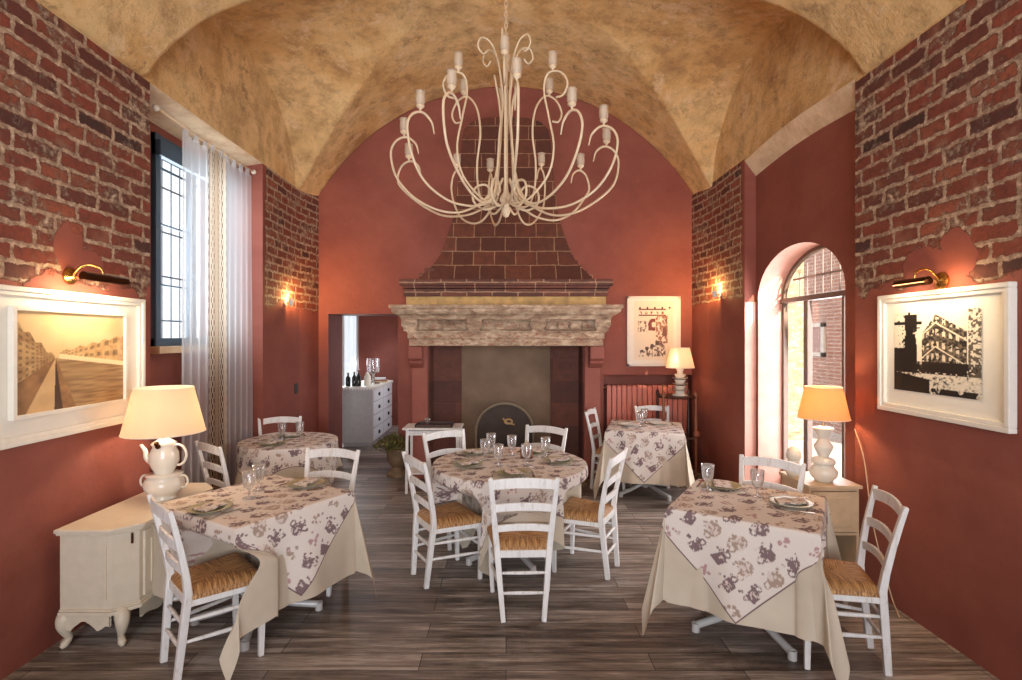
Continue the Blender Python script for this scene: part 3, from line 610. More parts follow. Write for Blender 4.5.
# ------------------------------------------------------------------ tables and cloths
TOP = .745
def drape_sq(u, v, a, ph, dz):
    cu, cv = max(-a, min(a, u)), max(-a, min(a, v)); du, dv = u-cu, v-cv
    if du == 0 and dv == 0: return (u, v, dz+.0015*math.sin(u*21+ph)*math.sin(v*17))
    H = TOP-.012
    if du == 0 or dv == 0:
        e = abs(du)+abs(dv); s = v if dv == 0 else u; edge = max(0, 1-((a-abs(s))/a)); 
        o = e*(.03+.06*math.sin(s*11+ph)*(1-edge**3)+.02*math.sin(s*23+ph*2)*(1-edge**3)); z = math.sqrt(max(e*e-o*o, 0)); o += .006*min(1, e/.02)
        z = min(z, H)
        if dv == 0: return (cu+math.copysign(o+dz, du), v, dz-z)
        return (u, cv+math.copysign(o+dz, dv), dz-z)
    e = math.hypot(du, dv); phi = math.atan2(abs(dv), abs(du)); s = math.sin(2*phi)
    ox = e*.03*math.cos(phi); oy = e*.03*math.sin(phi); fl = e*.22*s**1.2+.05*e*math.sin(6*phi)*s; sw = e*.10*math.sin(4*phi)
    ox += fl*.7071-sw*.7; oy += fl*.7071+sw*.7
    z = math.sqrt(max(e*e*.97-(ox*ox+oy*oy), .0))
    if z > H: ex = z-H; ox += ex*.7; oy += ex*.7; z = H-.01*math.sin(ex*60)-.004
    k = min(1, e/.02); ox += (.006*k+dz)*math.cos(phi); oy += (.006*k+dz)*math.sin(phi)
    return (cu+math.copysign(ox, du), cv+math.copysign(oy, dv), dz-z)
def drape_rd(u, v, R, ph, dz):
    r = math.hypot(u, v); th = math.atan2(v, u)
    if r <= R: return (u, v, dz+.0015*math.sin(u*21+ph)*math.sin(v*17))
    e = r-R; w_ = min(1, e/.3); o = e*(.015+.11*w_*math.cos(9*th+ph)+.05*w_*math.cos(14*th+ph*3)); o = max(o, e*.0); z = math.sqrt(max(e*e*.96-o*o, 0))+0
    H = TOP-.012; o += .006*min(1, e/.02)+dz
    if z > H: o += (z-H)*.6; z = H-.004
    return ((R+o)*math.cos(th), (R+o)*math.sin(th), dz-z)
def vn(U, V, fx, fy, seed):                             # smooth value noise
    r = np.random.RandomState(seed); nx, ny = int(fx)+2, int(fy)+2; G = r.rand(nx, ny); x, y = U*fx, V*fy; i, j = x.astype(int), y.astype(int); a, b = x-i, y-j; a = a*a*(3-2*a); b = b*b*(3-2*b)
    return G[i, j]*(1-a)*(1-b)+G[i+1, j]*a*(1-b)+G[i, j+1]*(1-a)*b+G[i+1, j+1]*a*b
def motif_colors(U, V, S, seed):
    """printed cotton: staggered cups, teapots and flower sprigs in plum and taupe on cream"""
    rng = random.Random(seed); base = np.empty(U.shape+(3,)); base[:] = srgb(218, 206, 196)[:3]
    nu_ = (U-U.min())/max(U.max()-U.min(), 1e-6); nv_ = (V-V.min())/max(V.max()-V.min(), 1e-6); spk = .6*vn(nu_, nv_, S*2/.014, S*2/.014, seed)+.4*vn(nu_, nv_, S*2/.007, S*2/.007, seed+1)
    plum, taupe, rose = np.array(srgb(92, 56, 66)[:3]), np.array(srgb(152, 124, 106)[:3]), np.array(srgb(168, 122, 122)[:3])
    st = .138; nrow = int(S/st*1.2)+2; k = 0
    for i in range(-nrow, nrow+1):
        for j in range(-nrow, nrow+1):
            cx = (i+(.5 if j % 2 else 0))*st+rng.uniform(-.012, .012); cy = j*st*.88+rng.uniform(-.01, .01); ty = (i*2+j*3+k) % 4; k += 1; rot = rng.uniform(-.35, .35)
            if abs(cx) > S+.06 or abs(cy) > S+.06: rng.random(); continue
            dx, dy = U-cx, V-cy; sel = (np.abs(dx) < .085) & (np.abs(dy) < .085)
            if not sel.any(): continue
            x = (dx[sel]*math.cos(rot)+dy[sel]*math.sin(rot))/1.22; y = (-dx[sel]*math.sin(rot)+dy[sel]*math.cos(rot))/1.22; sp = spk[sel]; c = base[sel]
            if ty == 0:                                    # cup
                hw = .024+.012*np.clip((y+.02)/.04, 0, 1); body = (np.abs(x) < hw) & (y > -.026) & (y < .024); rg = np.abs(np.hypot(x-.04, y-.004)-.012) < .004; col = plum; msk = body | rg; dens = .66
            elif ty == 1:                                  # round pot with lid
                body = (x/.036)**2+(y/.03)**2 < 1; lid = (np.abs(x) < .016) & (y > .026) & (y < .036); knob = np.hypot(x, y-.041) < .006; rg = np.abs(np.hypot(x+.042, y)-.013) < .004; col = taupe; msk = body | lid | knob | rg; dens = .55
            elif ty == 2:                                  # teapot
                body = (x/.032)**2+((y+.004)/.028)**2 < 1; sp_ = (np.abs(y-.012-(x-.03)*.9) < .006) & (x > .02) & (x < .05); lid = ((x/.02)**2+((y-.026)/.01)**2 < 1); rg = np.abs(np.hypot(x+.038, y)-.013) < .004; col = plum; msk = body | sp_ | lid | rg; dens = .6
            else:                                          # sprig
                msk = np.zeros(x.shape, bool)
                for q in range(9):
                    a = rng.uniform(0, 6.3); rr = rng.uniform(.005, .038); msk |= np.hypot(x-rr*math.cos(a), y-rr*math.sin(a)) < rng.uniform(.005, .010)
                col = rose if rng.random() < .5 else taupe; dens = .7
            if ty != 3:
                for q in range(5):
                    a = rng.uniform(.3, 2.8); rr = rng.uniform(.036, .055); msk |= np.hypot(x-rr*math.cos(a), y-rr*math.sin(a)) < .006
            use = msk & (sp < dens); f = .85
            c[use] = c[use]*(1-f)+col*f; half = msk & ~use; c[half] = c[half]*.6+np.array(srgb(196, 168, 158)[:3])*.4; base[sel] = c
    edge = np.maximum(np.abs(U), np.abs(V)) > S-.007; base[edge] = srgb(112, 84, 84)[:3]
    return base
CH = [o for o in bpy.data.objects if o.name.startswith('dining_chair')]
def push(P, x, y, rot):
    c_, s_ = math.cos(rot), math.sin(rot); WX = x+P[..., 0]*c_-P[..., 1]*s_; WY = y+P[..., 0]*s_+P[..., 1]*c_; Z = P[..., 2]
    for o in CH:
        a = o.rotation_euler[2]; fx, fy = -math.sin(a), math.cos(a); dx, dy = WX-o.location.x, WY-o.location.y
        ly = dx*fx+dy*fy; lx = dx*fy-dy*fx
        sm = lambda t: np.clip(t, 0, 1)**2*(3-2*np.clip(t, 0, 1))
        f = sm((.34-np.abs(lx))/.09)*sm((.68-Z)/.16)*(ly > -.35)
        d = np.maximum(0, .245-ly)*f; WX = WX+fx*d; WY = WY+fy*d
    dx, dy = WX-x, WY-y; P[..., 0] = dx*c_+dy*s_; P[..., 1] = -dx*s_+dy*c_
    return P
def table(name, label, x, y, rot, kind, a, S1, S2, rot2, ph, lab1, lab2, seed, shift=(0, 0)):
    t = thing(name, label, 'table', (x, y, 0), rot)
    m = MB()
    if kind == 'sq': m.box(-a+.006, a-.006, -a+.006, a-.006, TOP-.03, TOP-.003)
    else: m.lathe([(0, TOP-.03), (a-.012, TOP-.03), (a-.006, TOP-.025), (a-.006, TOP-.008), (a-.012, TOP-.003), (0, TOP-.003)], 40)
    m.build('table_top', M_CREAMWOOD, t)
    m = MB(); m.tube([(0, 0, .06), (0, 0, TOP-.03)], .035, 14); m.build('column', M_GREYT, t, smooth=True, auto=50)
    for k in range(4):
        an = PI/4+k*PI/2 if kind == 'sq' else k*PI/2+.5; L = .36
        m = MB(); m.tube([(.02*math.cos(an), .02*math.sin(an), .11), (L*.6*math.cos(an), L*.6*math.sin(an), .06), (L*math.cos(an), L*math.sin(an), .035)], .022, 10); m.tube([(L*math.cos(an), L*math.sin(an), .0), (L*math.cos(an), L*math.sin(an), .05)], .024, 12); m.build('foot', M_GREYT, t, smooth=True, auto=50)
    f = drape_sq if kind == 'sq' else drape_rd
    def sheet(S, N, rr, dz, sh=(0, 0)):
        g = np.linspace(-S, S, N); P = np.empty((N, N, 3)); cr, sr = math.cos(rr), math.sin(rr)
        for i, uu in enumerate(g):
            for j, vv in enumerate(g):
                P[i, j] = f(uu*cr-vv*sr+sh[0], uu*sr+vv*cr+sh[1], a, ph, dz)
        P[..., 2] += TOP; return push(P, x, y, rot), g
    P, g = sheet(S1, 130, 0 if kind == 'sq' else .2, .0)
    lo = np.minimum(P[..., 2], 10); P[..., 2] = np.maximum(P[..., 2], .004)
    o = grid_obj('undercloth', P, M_LINEN); o.location = (x, y, 0); o.rotation_euler = (0, 0, rot); tag(o, lab1, 'tablecloth', 'plain beige undercloths')
    P, g = sheet(S2, 280, rot2, .004, shift); U, V = np.meshgrid(g, g, indexing='ij')
    o = grid_obj('tablecloth', P, M_PRINT, colors=motif_colors(U, V, S2, seed)); o.location = (x, y, 0); o.rotation_euler = (0, 0, rot); tag(o, lab2, 'tablecloth', 'patterned overcloths')
    return t
R = math.radians
table('square_table', 'near left square table under a patterned cloth, beside the ivory sideboard', -1.555, 3.33, R(-31), 'sq', .40, .93, .64, PI/4, .4,
      'plain beige undercloth hanging to the floor at the near left table', 'plum teapot-print overcloth on the near left square table', 3, (.0, -.02))
table('square_table', 'near right square table under a patterned cloth, in front of the arched window', 1.485, 3.24, R(-33), 'sq', .385, .93, .66, PI/4, 1.3,
      'plain beige undercloth hanging to the floor at the near right table', 'plum teapot-print overcloth on the near right square table', 5)
table('round_table', 'large round table in the middle of the room under a patterned cloth', .03, 4.27, 0, 'rd', .61, .99, .83, .3, .9,
      'plain beige undercloth below the patterned cloth of the round centre table', 'plum teapot-print overcloth on the round centre table', 8, (-.09, -.04))
table('round_table', 'small round table in the far left corner near the curtain', -2.13, 5.2, 0, 'rd', .45, .74, .62, .5, 2.1,
      'plain undercloth below the patterned cloth of the far left round table', 'patterned overcloth on the far left round table, warmly lit', 11)
table('square_table', 'far right square table near the red radiator and fireplace', 1.58, 6.02, R(-16), 'sq', .40, .94, .66, PI/4, 2.6,
      'plain beige undercloth hanging to the floor at the far right table', 'plum teapot-print overcloth on the far right square table', 14)

# ------------------------------------------------------------------ place settings
ZT = TOP+.0065
def mk(name): o = bpy.data.objects.new(name, None); COL.objects.link(o); return o
def make_glass():
    m = MB(); m.lathe([(.001, .0), (.033, .001), (.034, .004), (.012, .008), (.006, .014), (.006, .045), (.014, .052), (.026, .062), (.031, .08), (.034, .115), (.037, .145), (.0355, .145), (.032, .115), (.029, .08), (.022, .066), (.001, .060)], 20, rip=lambda a, i: 1+(.05*math.cos(a*10) if 8 <= i <= 9 or i >= 12 else 0))
    o = m.build('wine_glass', M_CUP, smooth=True); return o
glass0 = make_glass(); gu = [0]
def glass(x, y, label, g):
    o = glass0 if not gu[0] else glass0.copy()
    if gu[0]: COL.objects.link(o)
    gu[0] += 1; o.location = (x, y, ZT); o.scale = (1.12, 1.12, 1.18); tag(o, label, 'glass', g)
def make_plate(mat, name='plate'):
    m = MB(); m.lathe([(.001, .002), (.06, .001), (.062, .003), (.085, .010), (.118, .017), (.12, .0185), (.116, .0195), (.084, .0135), (.06, .006), (.001, .006)], 36); return m.build(name, mat, smooth=True)
plateG, plateW = make_plate(M_PLATE), make_plate(M_PLATEW); pu = {0: 0, 1: 0}
def make_napkin():
    N = 46; g = np.linspace(-1, 1, N); U, V = np.meshgrid(g, g, indexing='ij'); P = np.stack([U*.085+V*.012, V*.055, .006+.004*np.cos(V*1.4)+.003*np.sin(U*6)+.0*U], -1)
    return grid_obj('napkin', P, M_NAP, colors=motif_colors(U*.085*2.2, V*.055*2.2, 1., 21), solid=.006)
nap0 = make_napkin(); nu = [0]
def make_cut(kind):
    m = MB()
    if kind == 'knife': m.sweep([(0, -.11, .004), (0, -.02, .005), (0, .0, .004), (0, .09, .003), (0, .11, .003)], lambda i: ((.012, .006), (.010, .006), (.012, .003), (.014, .002), (.004, .002))[i], up=(0, 0, 1))
    else:
        m.sweep([(0, -.1, .004), (0, -.02, .004), (0, .04, .006), (0, .055, .004)], lambda i: ((.012, .004), (.005, .004), (.006, .003), (.022, .003))[i], up=(0, 0, 1))
        for k in range(4): x = -.009+.006*k; m.tube([(x, .055, .004), (x, .1, .007)], .0013, 5)
    return m.build(kind, M_STEEL)
kn0, fk0 = make_cut('knife'), make_cut('fork'); cu_ = {'knife': 0, 'fork': 0}
def setting(x, y, ang, where, group, white=False, napkin=True):
    """plate, folded napkin on it, fork and knife to its sides; ang = direction from the diner to the table middle"""
    src = plateW if white else plateG; k = int(white); o = src if not pu[k] else src.copy()
    if pu[k]: COL.objects.link(o)
    pu[k] += 1; o.location = (x, y, ZT); tag(o, ('white plate ' if white else 'olive-rimmed plate ')+where, 'plate', 'plates laid on the tables')
    if napkin:
        o = nap0 if not nu[0] else nap0.copy()
        if nu[0]: COL.objects.link(o)
        nu[0] += 1; o.location = (x, y, ZT+.014); o.rotation_euler = (0, 0, ang+.3); tag(o, 'folded printed napkin on the plate '+where, 'napkin', 'napkins on the plates')
    for nm, src, sd in (('knife', kn0, 1), ('fork', fk0, -1)):
        o = src if not cu_[nm] else src.copy()
        if cu_[nm]: COL.objects.link(o)
        cu_[nm] += 1; sx, sy = math.sin(ang), -math.cos(ang)
        o.location = (x+sd*sx*.145, y+sd*sy*.145, ZT); o.rotation_euler = (0, 0, ang-PI/2+sd*.06); tag(o, '%s beside the plate %s' % (nm, where), nm, 'cutlery on the tables')
a1 = R(59)
setting(-1.72, 3.08, a1, 'at the near left table, side nearest the viewer', G1); setting(-1.36, 3.6, a1+PI, 'at the near left table, far side by the chair', G1)
glass(-1.60, 3.30, 'wine glass on the near left table, left of the pair', 'glasses on the near left table'); glass(-1.62, 3.47, 'wine glass on the near left table, right and further of the pair', 'glasses on the near left table')
setting(1.71, 3.18, R(180-20), 'at the near right table, by the right-hand chair', G3); setting(1.45, 3.55, R(235), 'at the near right table, far side', G3)
glass(1.32, 3.47, 'wine glass on the near right table, left of the pair', 'glasses on the near right table'); glass(1.58, 3.33, 'wine glass on the near right table, right of the pair', 'glasses on the near right table')
for (x, y, an, wh) in ((-.30, 4.17, R(20), 'at the left of the round centre table'), (.05, 3.88, R(90), 'at the front of the round centre table'), (.43, 4.28, R(180), 'at the right of the round centre table'), (-.27, 4.58, R(-50), 'at the back left of the round centre table'), (.27, 4.64, R(-120), 'at the back right of the round centre table')):
    setting(x, y, an, wh, G2)
for (x, y, wh) in ((-.17, 4.33, 'leftmost of those'), (-.06, 4.12, 'second from left of those'), (.05, 4.5, 'furthest of those'), (.16, 4.13, 'in front of the napkins among those'), (.33, 4.42, 'rightmost of those'), (-.13, 4.6, 'small one at the back left among those')):
    glass(x, y, 'wine glass, %s on the round centre table' % wh, 'glasses on the round centre table')
setting(-2.2, 4.98, R(60), 'on the far left round table, nearer place', G4); setting(-2.2, 5.38, R(-60), 'on the far left round table, further place', G4)
glass(-2.19, 5.18, 'left glass on the far left round table', 'glasses on the far left table'); glass(-2.03, 5.22, 'right glass on the far left round table', 'glasses on the far left table')
setting(1.40, 6.08, R(0), 'at the left of the far right table', G5, True, False); setting(1.78, 6.15, R(-100), 'at the back of the far right table', G5, True, False)
glass(1.50, 5.92, 'left glass on the far right table', 'glasses on the far right table'); glass(1.62, 6.2, 'middle glass on the far right table', 'glasses on the far right table')
# standing napkin holder in the middle of the round table
h = thing('napkin_holder', 'little holder of folded printed napkins at the middle of the round table', 'napkin holder', (.17, 4.42, ZT))
m = MB(); m.box(-.05, .05, -.03, .03, 0, .012); m.box(-.05, .05, -.03, -.025, .0, .07); m.box(-.05, .05, .025, .03, .0, .07); m.build('holder', M_MIDWOOD, h, bevel=.002)
m = MB()
for k in range(4): m.prism([(-.045, 0), (.045, 0), (.05, .09), (0, .11+.01*k), (-.04, .08)], -.02+k*.011, -.013+k*.011, Matrix.Translation((0, 0, .012)) @ Rx)
m.build('napkins', M_LINEN, h)

# ------------------------------------------------------------------ pictures
def picture(name, label, sx, x, y0, y1, z0, z1, fw, iy0, iy1, iz0, iz1, art):
    """framed picture on a side wall (sx=-1 left, 1 right)"""
    t = thing(name, label, 'picture', (x, (y0+y1)/2, (z0+z1)/2)); c0 = Vector((x, (y0+y1)/2, (z0+z1)/2))
    def bx(m, d0, d1, ya, yb, za, zb_): m.box(*sorted((-sx*d0, -sx*d1)), ya-c0.y, yb-c0.y, za-c0.z, zb_-c0.z)
    m = MB()
    for d0, d1, w_ in ((.0, .045, 0), (.0, .035, fw*.55)):
        w2 = fw*.55 if w_ == 0 else fw
        bx(m, d0, d1, y0+w_, y1-w_, z0+w_, z0+w2); bx(m, d0, d1, y0+w_, y1-w_, z1-w2, z1-w_); bx(m, d0, d1, y0+w_, y0+w2, z0+w2, z1-w2); bx(m, d0, d1, y1-w2, y1-w_, z0+w2, z1-w2)
    m.build('frame', M_FRAME, t, bevel=.004)
    m = MB(); bx(m, .004, .014, y0+fw, y1-fw, z0+fw, z1-fw); m.build('mount', M_MAT, t)
    return t, c0
def art_plane(t, c0, pts, fn, N, Mm, th=None):
    """pts(u,v)->local point; fn(U,V)->colours"""
    u = np.linspace(0, 1, N); v = np.linspace(0, 1, Mm); U, V = np.meshgrid(u, v, indexing='ij')
    P = np.array([[pts(a, b) for b in v] for a in u]); return grid_obj('print', P, M_ART, t, colors=fn(U, V), smooth=False)
def fbm(U, V, f, seed): return sum(vn(U, V, f*2**k, f*2**k, seed+k)/2**k for k in range(4))/1.875
L_ = lambda *c: np.array(srgb(*c)[:3])
def lerp(A, B, f): return A*(1-f[..., None])+B*f[..., None]
def art_canal(U, V):                                    # sepia view down a street beside a canal
    n = fbm(U, V, 4, 1); sky = lerp(L_(204, 170, 118), L_(224, 196, 150), np.clip(n*1.2-.1, 0, 1)); c = sky.copy(); vx, vy = .32, .53
    left = (U < vx) & (V > vy-(vx-U)*.75) & (V < vy+(vx-U)*1.15+.02*np.sin(U*70)); right = (U > vx+.03) & (V > vy-(U-vx)*.18) & (V < vy+(U-vx)*.28+.05+.012*np.sin(U*50))
    fl = fbm(U, V, 18, 9); t_ = (V-vy)/np.maximum(np.abs(U-vx), .01); win = (np.sin(t_*26) > .2) & (np.sin(np.log(np.abs(U-vx)+.05)*38) > 0)
    wall = lerp(L_(150, 108, 66), L_(214, 176, 122), np.clip(fl*1.4-.2, 0, 1)); wall[win] = wall[win]*.5
    c[left] = wall[left]*.85; c[right] = wall[right]*1.05
    gnd = V < vy-np.where(U < vx, (vx-U)*.75, (U-vx)*.18); g = (U-vx)/np.maximum(vy-V, .01); st = fbm(U, V, 9, 30)
    ground = lerp(L_(104, 70, 42), L_(168, 124, 80), np.clip(st*1.5-.3, 0, 1)); c[gnd] = ground[gnd]
    kerb = gnd & (g > -.45) & (g < -.02); c[kerb] = (lerp(L_(186, 148, 100), L_(216, 180, 130), st))[kerb]; wl = gnd & (g > -.02) & (g < .12); c[wl] = L_(70, 46, 30)*(.7+.6*st[wl][:, None])
    water = gnd & (g > .35); c[water] = (lerp(L_(124, 92, 60), L_(176, 142, 98), np.clip(vn(U, V, 8, 60, 5), 0, 1)))[water]
    bank = right & (V < vy-(U-vx)*.18+.05); c[bank] = L_(236, 206, 160); return c
def art_street(U, V):                                   # high-contrast print of a corner building
    n = fbm(U, V, 10, 3); n2 = fbm(U, V, 44, 8); c = np.empty(U.shape+(3,)); c[:] = L_(232, 222, 200); U_ = U
    bl, br, bt = .36, .86, .97; ridge = np.where(U < .52, .72+(U-.36)*1.5, .96-(U-.52)*.62); bld = (U > bl) & (U < br) & (V > .26) & (V < ridge)
    f = np.where(U < .52, np.sin((U-.36)*110), np.sin((U-.52)*85)); fy = np.sin((V-(.52-U)*np.where(U < .52, 1.0, -.45)*.0)*44+np.where(U < .52, -(U-.52)*18, (U-.52)*14)); w_ = (f > .1) & (fy > .0)
    c[bld] = lerp(L_(26, 22, 20), L_(120, 106, 90), np.clip((n2-.35)*3, 0, 1))[bld]; lit = bld & w_ & (n2 > .42); c[lit] = L_(214, 202, 178); ledge = bld & (np.abs(np.sin((V+np.where(U < .52, -(U-.52)*.9, (U-.52)*.62))*11)) < .1); c[ledge] = L_(224, 212, 188)
    dk = (U < .30) & (V > .22) & (V < .97) & ((n > .42) | (V < .5)) & ~((U < .14) & (V > .55) & (n2 > .4)); c[dk] = L_(24, 20, 18); pole = ((np.abs(U-.2) < .015) | ((np.abs(V-.86) < .02) & (U < .36)) | ((np.abs(V-.8) < .008) & (U < .34) & (U > .16))) & (V > .25); c[pole] = L_(20, 18, 16)
    mid = (U > .24) & (V > .2) & (V < .38) & (n2 > .36); c[mid] = L_(30, 26, 24); bot = V < .24; c[bot] = lerp(L_(60, 54, 48), L_(226, 216, 196), np.clip((n2-.35)*5+(U-.35)*1.2, 0, 1))[bot]
    lo = (V < .24-.16*U) & (U < .45); c[lo] = L_(22, 20, 18); ct = (V < .07) & (n > .5); c[ct] = L_(30, 26, 24); rr = (U > .87) & (V > .24) & (n2 > .5); c[rr] = L_(92, 82, 70); c *= (.85+.3*n2[..., None]); return np.clip(c, 0, 1)
def art_cafe(U, V):
    c = np.empty(U.shape+(3,)); c[:] = L_(234, 220, 196); n = fbm(U, V, 12, 5); n2 = fbm(U, V, 30, 12)
    for zz, w_ in ((.86, .012), (.76, .012)): s_ = (np.abs(V-zz) < w_) & (U > .12) & (U < .82); c[s_] = L_(110, 60, 48)
    for k in range(5): s_ = (np.hypot((U-.17-.14*k)*.74, V-.80) < .024) & (n2 > .35); c[s_] = L_(150, 80, 62); s_ = (np.hypot((U-.15-.19*k)*.74, V-.885) < .018); c[s_] = L_(70, 44, 38)
    s_ = ((np.abs(np.hypot((U-.5)*.74, V-.6)-.075) < .03) & (U < .54) | ((U > .36) & (U < .46) & (V > .5) & (V < .62))); c[s_] = L_(124, 56, 46)
    s_ = (U > .56) & (U < .86) & (V > .28) & (V < .76) & (n2 > .46); c[s_] = L_(156, 110, 84); s_ = (U > .72) & (U < .84) & (V > .4) & (V < .7) & (n > .45); c[s_] = L_(120, 74, 58)
    s_ = (U > .1) & (U < .34) & (V > .48) & (V < .66) & (n2 > .52); c[s_] = L_(140, 112, 92); s_ = (U > .12) & (U < .8) & (V > .06) & (V < .3) & (V < .12+.26*U) & (n2 > .52); c[s_] = L_(120, 96, 80)
    for k in range(4): s_ = (np.abs(U-.2-.13*k) < .04) & (V > .13+.04*k) & (V < .17+.05*k); c[s_] = L_(86, 66, 56)
    return c
# left
t, c0 = picture('framed_picture', 'wide white framed sepia picture of a canal street on the left wall', -1, XL, 2.5, 3.73, 1.185, 2.02, .05, 0, 0, 0, 0, None)
iy0, iy1, iz0, iz1 = 2.75, 3.53, 1.345, 1.895
art_plane(t, c0, lambda u, v: (.031, iy0+(iy1-iy0)*u-c0.y, iz0+(iz1-iz0)*v-c0.z), art_canal, 230, 170)
m = MB(); a, b = iz0-c0.z, iz1-c0.z; p, q = iy0-c0.y, iy1-c0.y
m.box(.012, .03, p, q, a, b)
for ya, yb, za, zb_ in ((p-.022, p, a-.022, b+.022), (q, q+.022, a-.022, b+.022), (p, q, a-.022, a), (p, q, b, b+.022)): m.box(.012, .046, ya, yb, za, zb_)
m.build('inner_frame', M_FRAME, t, bevel=.002)
# right
t, c0 = picture('framed_picture', 'white framed black and white print of a corner building on the right wall', 1, XR, 2.62, 3.55, 1.275, 2.03, .05, 0, 0, 0, 0, None)
art_plane(t, c0, lambda u, v: (-.017, 3.43-(3.43-2.80)*u-c0.y, 1.42+(1.91-1.42)*v-c0.z), art_street, 230, 180)
# back
t = thing('framed_picture', 'upright white framed reddish sketch on the back wall right of the fireplace', 'picture', (1.965, YB, 1.84))
m = MB(); W2, H2 = .355, .465
for a, b, e, f in ((-W2, W2, -H2, -H2+.035), (-W2, W2, H2-.035, H2), (-W2, -W2+.035, -H2, H2), (W2-.035, W2, -H2, H2)): m.box(a, b, -.035, 0, e, f)
m.build('frame', M_FRAME, t, bevel=.003)
m = MB(); m.box(-W2+.03, W2-.03, -.012, -.002, -H2+.03, H2-.03); m.build('mount', M_MAT, t)
art_plane(t, None, lambda u, v: (-.26+.52*u, -.015, -.38+.78*v), art_cafe, 90, 130)
# picture lights
def picture_light(label, sx, x, yb_, z, y0, y1):
    """round wall plate, curved arm, long tube shade; y0..y1 extent of the tube"""
    t = thing('picture_light', label, 'picture light', (x, yb_, z), group='brass picture lights'); s = -sx
    m = MB(); m.lathe([(.0, 0), (.05, 0), (.05, .012), (.03, .022), (.0, .028)], 24, Matrix.Rotation(s*PI/2, 4, 'Y')); m.build('wall_plate', M_BRASS, t, smooth=True, auto=40)
    yc_ = (y0+y1)/2-yb_
    m = MB(); m.tube(spline([(s*.02, 0, 0), (s*.06, .02*s*0, .05), (s*.1, yc_*.4, .07), (s*.15, yc_*.8, .05), (s*.16, yc_, .0)], 6), .007, 8); m.build('arm', M_BRASS, t, smooth=True)
    m = MB(); n = 20; r = .026; vs = []
    for yy in (y0-yb_, y1-yb_):
        for k in range(n+1): a = -.25*PI+1.5*PI*k/n; vs.append((s*.17+r*math.cos(a), yy, -.01+r*math.sin(a)))
    m.add(vs, [(k, k+1, n+2+k, n+1+k) for k in range(n)]+[tuple(range(n+1)), tuple(range(n+1, 2*n+2))]); m.build('tube_shade', M_DARKBRASS, t, smooth=True, auto=40)
    m = MB(); m.tube([(s*.17, y0-yb_+.03, -.016), (s*.17, y1-yb_-.03, -.016)], .008, 8)
    e = NT('warm_tube'); e.set((1, .9, .7, 1), Emission_Color=(1, .74, .4, 1), Emission_Strength=6.); m.build('bulb', e.mat, t)
    return t
picture_light('brass picture light over the sepia canal picture', -1, XL, 3.13, 2.115, 3.02, 3.36)
picture_light('brass picture light over the black and white print', 1, XR, 3.07, 2.08, 2.96, 3.2)
PLW = 5
for x, s, ya, yb_ in ((XL, 1, 3.0, 3.36), (XR, -1, 2.94, 3.26)):
    light('picture_lamp_glow', 'AREA', (x+s*.19, (ya+yb_)/2, 2.07), PLW, (1, .78, .5), target=(x+s*.02, (ya+yb_)/2, 1.8), shape='RECTANGLE', size_y=.03).data.size = .42
    light('picture_lamp_spill', 'POINT', (x+s*.11, (ya+yb_)/2-.12, 2.06), PLW*.45, (1, .62, .3), size=.02)

# ------------------------------------------------------------------ sideboard and teapot lamp
sb = thing('sideboard', 'ivory sideboard with canted corners and cabriole feet against left wall', 'sideboard', (-2.3, 3.42, 0))
def S(m, name, mat=M_IVORY, **k): return m.build(name, mat, k.pop('parent', sb), **k)
bx0, bx1, by0, by1 = -.21, .17, -.44, .44
poly = lambda e: [(bx0, by0-e), (bx1-.09+e*.4, by0-e), (bx1+e, by0+.1-e*.4), (bx1+e, by1-.1+e*.4), (bx1-.09+e*.4, by1+e), (bx0, by1+e)]
m = MB(); m.prism(poly(0), .2, .64); S(m, 'body', bevel=.004)
m = MB(); m.prism(poly(.045), .662, .685); m.prism(poly(.03), .645, .664); S(m, 'top', bevel=.006)
m = MB(); m.prism(poly(.018), .19, .212); m.prism(poly(.01), .212, .224); S(m, 'base_moulding', bevel=.004)
m = MB()                                                # scalloped apron, front and sides
def apron(p, q, n=24):
    p = Vector(p); q = Vector(q); d = (q-p).normalized(); nn = Vector((d.y, -d.x)); vs = []
    for k in range(n+1):
        e = k/n; zz = .145+.03*math.cos(e*2*PI*2)*(.6 if .25 < e < .75 else 1)-.045*(abs(2*e-1)**3); c_ = p.lerp(q, e)
        for off in (0, .014): vs += [(c_.x+nn.x*off, c_.y+nn.y*off, zz), (c_.x+nn.x*off, c_.y+nn.y*off, .192)]
    fs = []
    for k in range(n):
        a = 4*k; b = a+4; fs += [(a, b, b+1, a+1), (a+2, a+3, b+3, b+2), (a, a+2, b+2, b)]
    m.add(vs, fs)
apron((bx0, by0), (bx1-.09, by0)); apron((bx1, by0+.1), (bx1, by1-.1)); S(m, 'apron')
for lx, ly, dx, dy in ((bx0+.03, by0+.03, -.3, -.8), (bx1-.07, by0+.05, .7, -.7), (bx1-.07, by1-.05, .7, .7), (bx0+.03, by1-.03, -.3, .8)):
    m = MB(); pts = [(lx, ly, .2), (lx+dx*.03, ly+dy*.03, .17), (lx+dx*.035, ly+dy*.035, .13), (lx+dx*.015, ly+dy*.015, .08), (lx+dx*.0, ly+dy*.0, .05), (lx+dx*.03, ly+dy*.03, .022), (lx+dx*.05, ly+dy*.05, .012)]
    m.tube(spline(pts, 5), [(.036, .04, .034, .023, .017, .022, .014)[min(6, int(i/5))]*(1-(i % 5)/5)+(.036, .04, .034, .023, .017, .022, .01)[min(6, int(i/5)+1)]*((i % 5)/5) for i in range(31)], 12); S(m, 'foot', smooth=True)
m = MB(); yk = by0-.004; xk = bx1-.115; m.box(xk-.02, xk, yk-.004, yk+.006, .28, .6); S(m, 'side_moulding', bevel=.003)
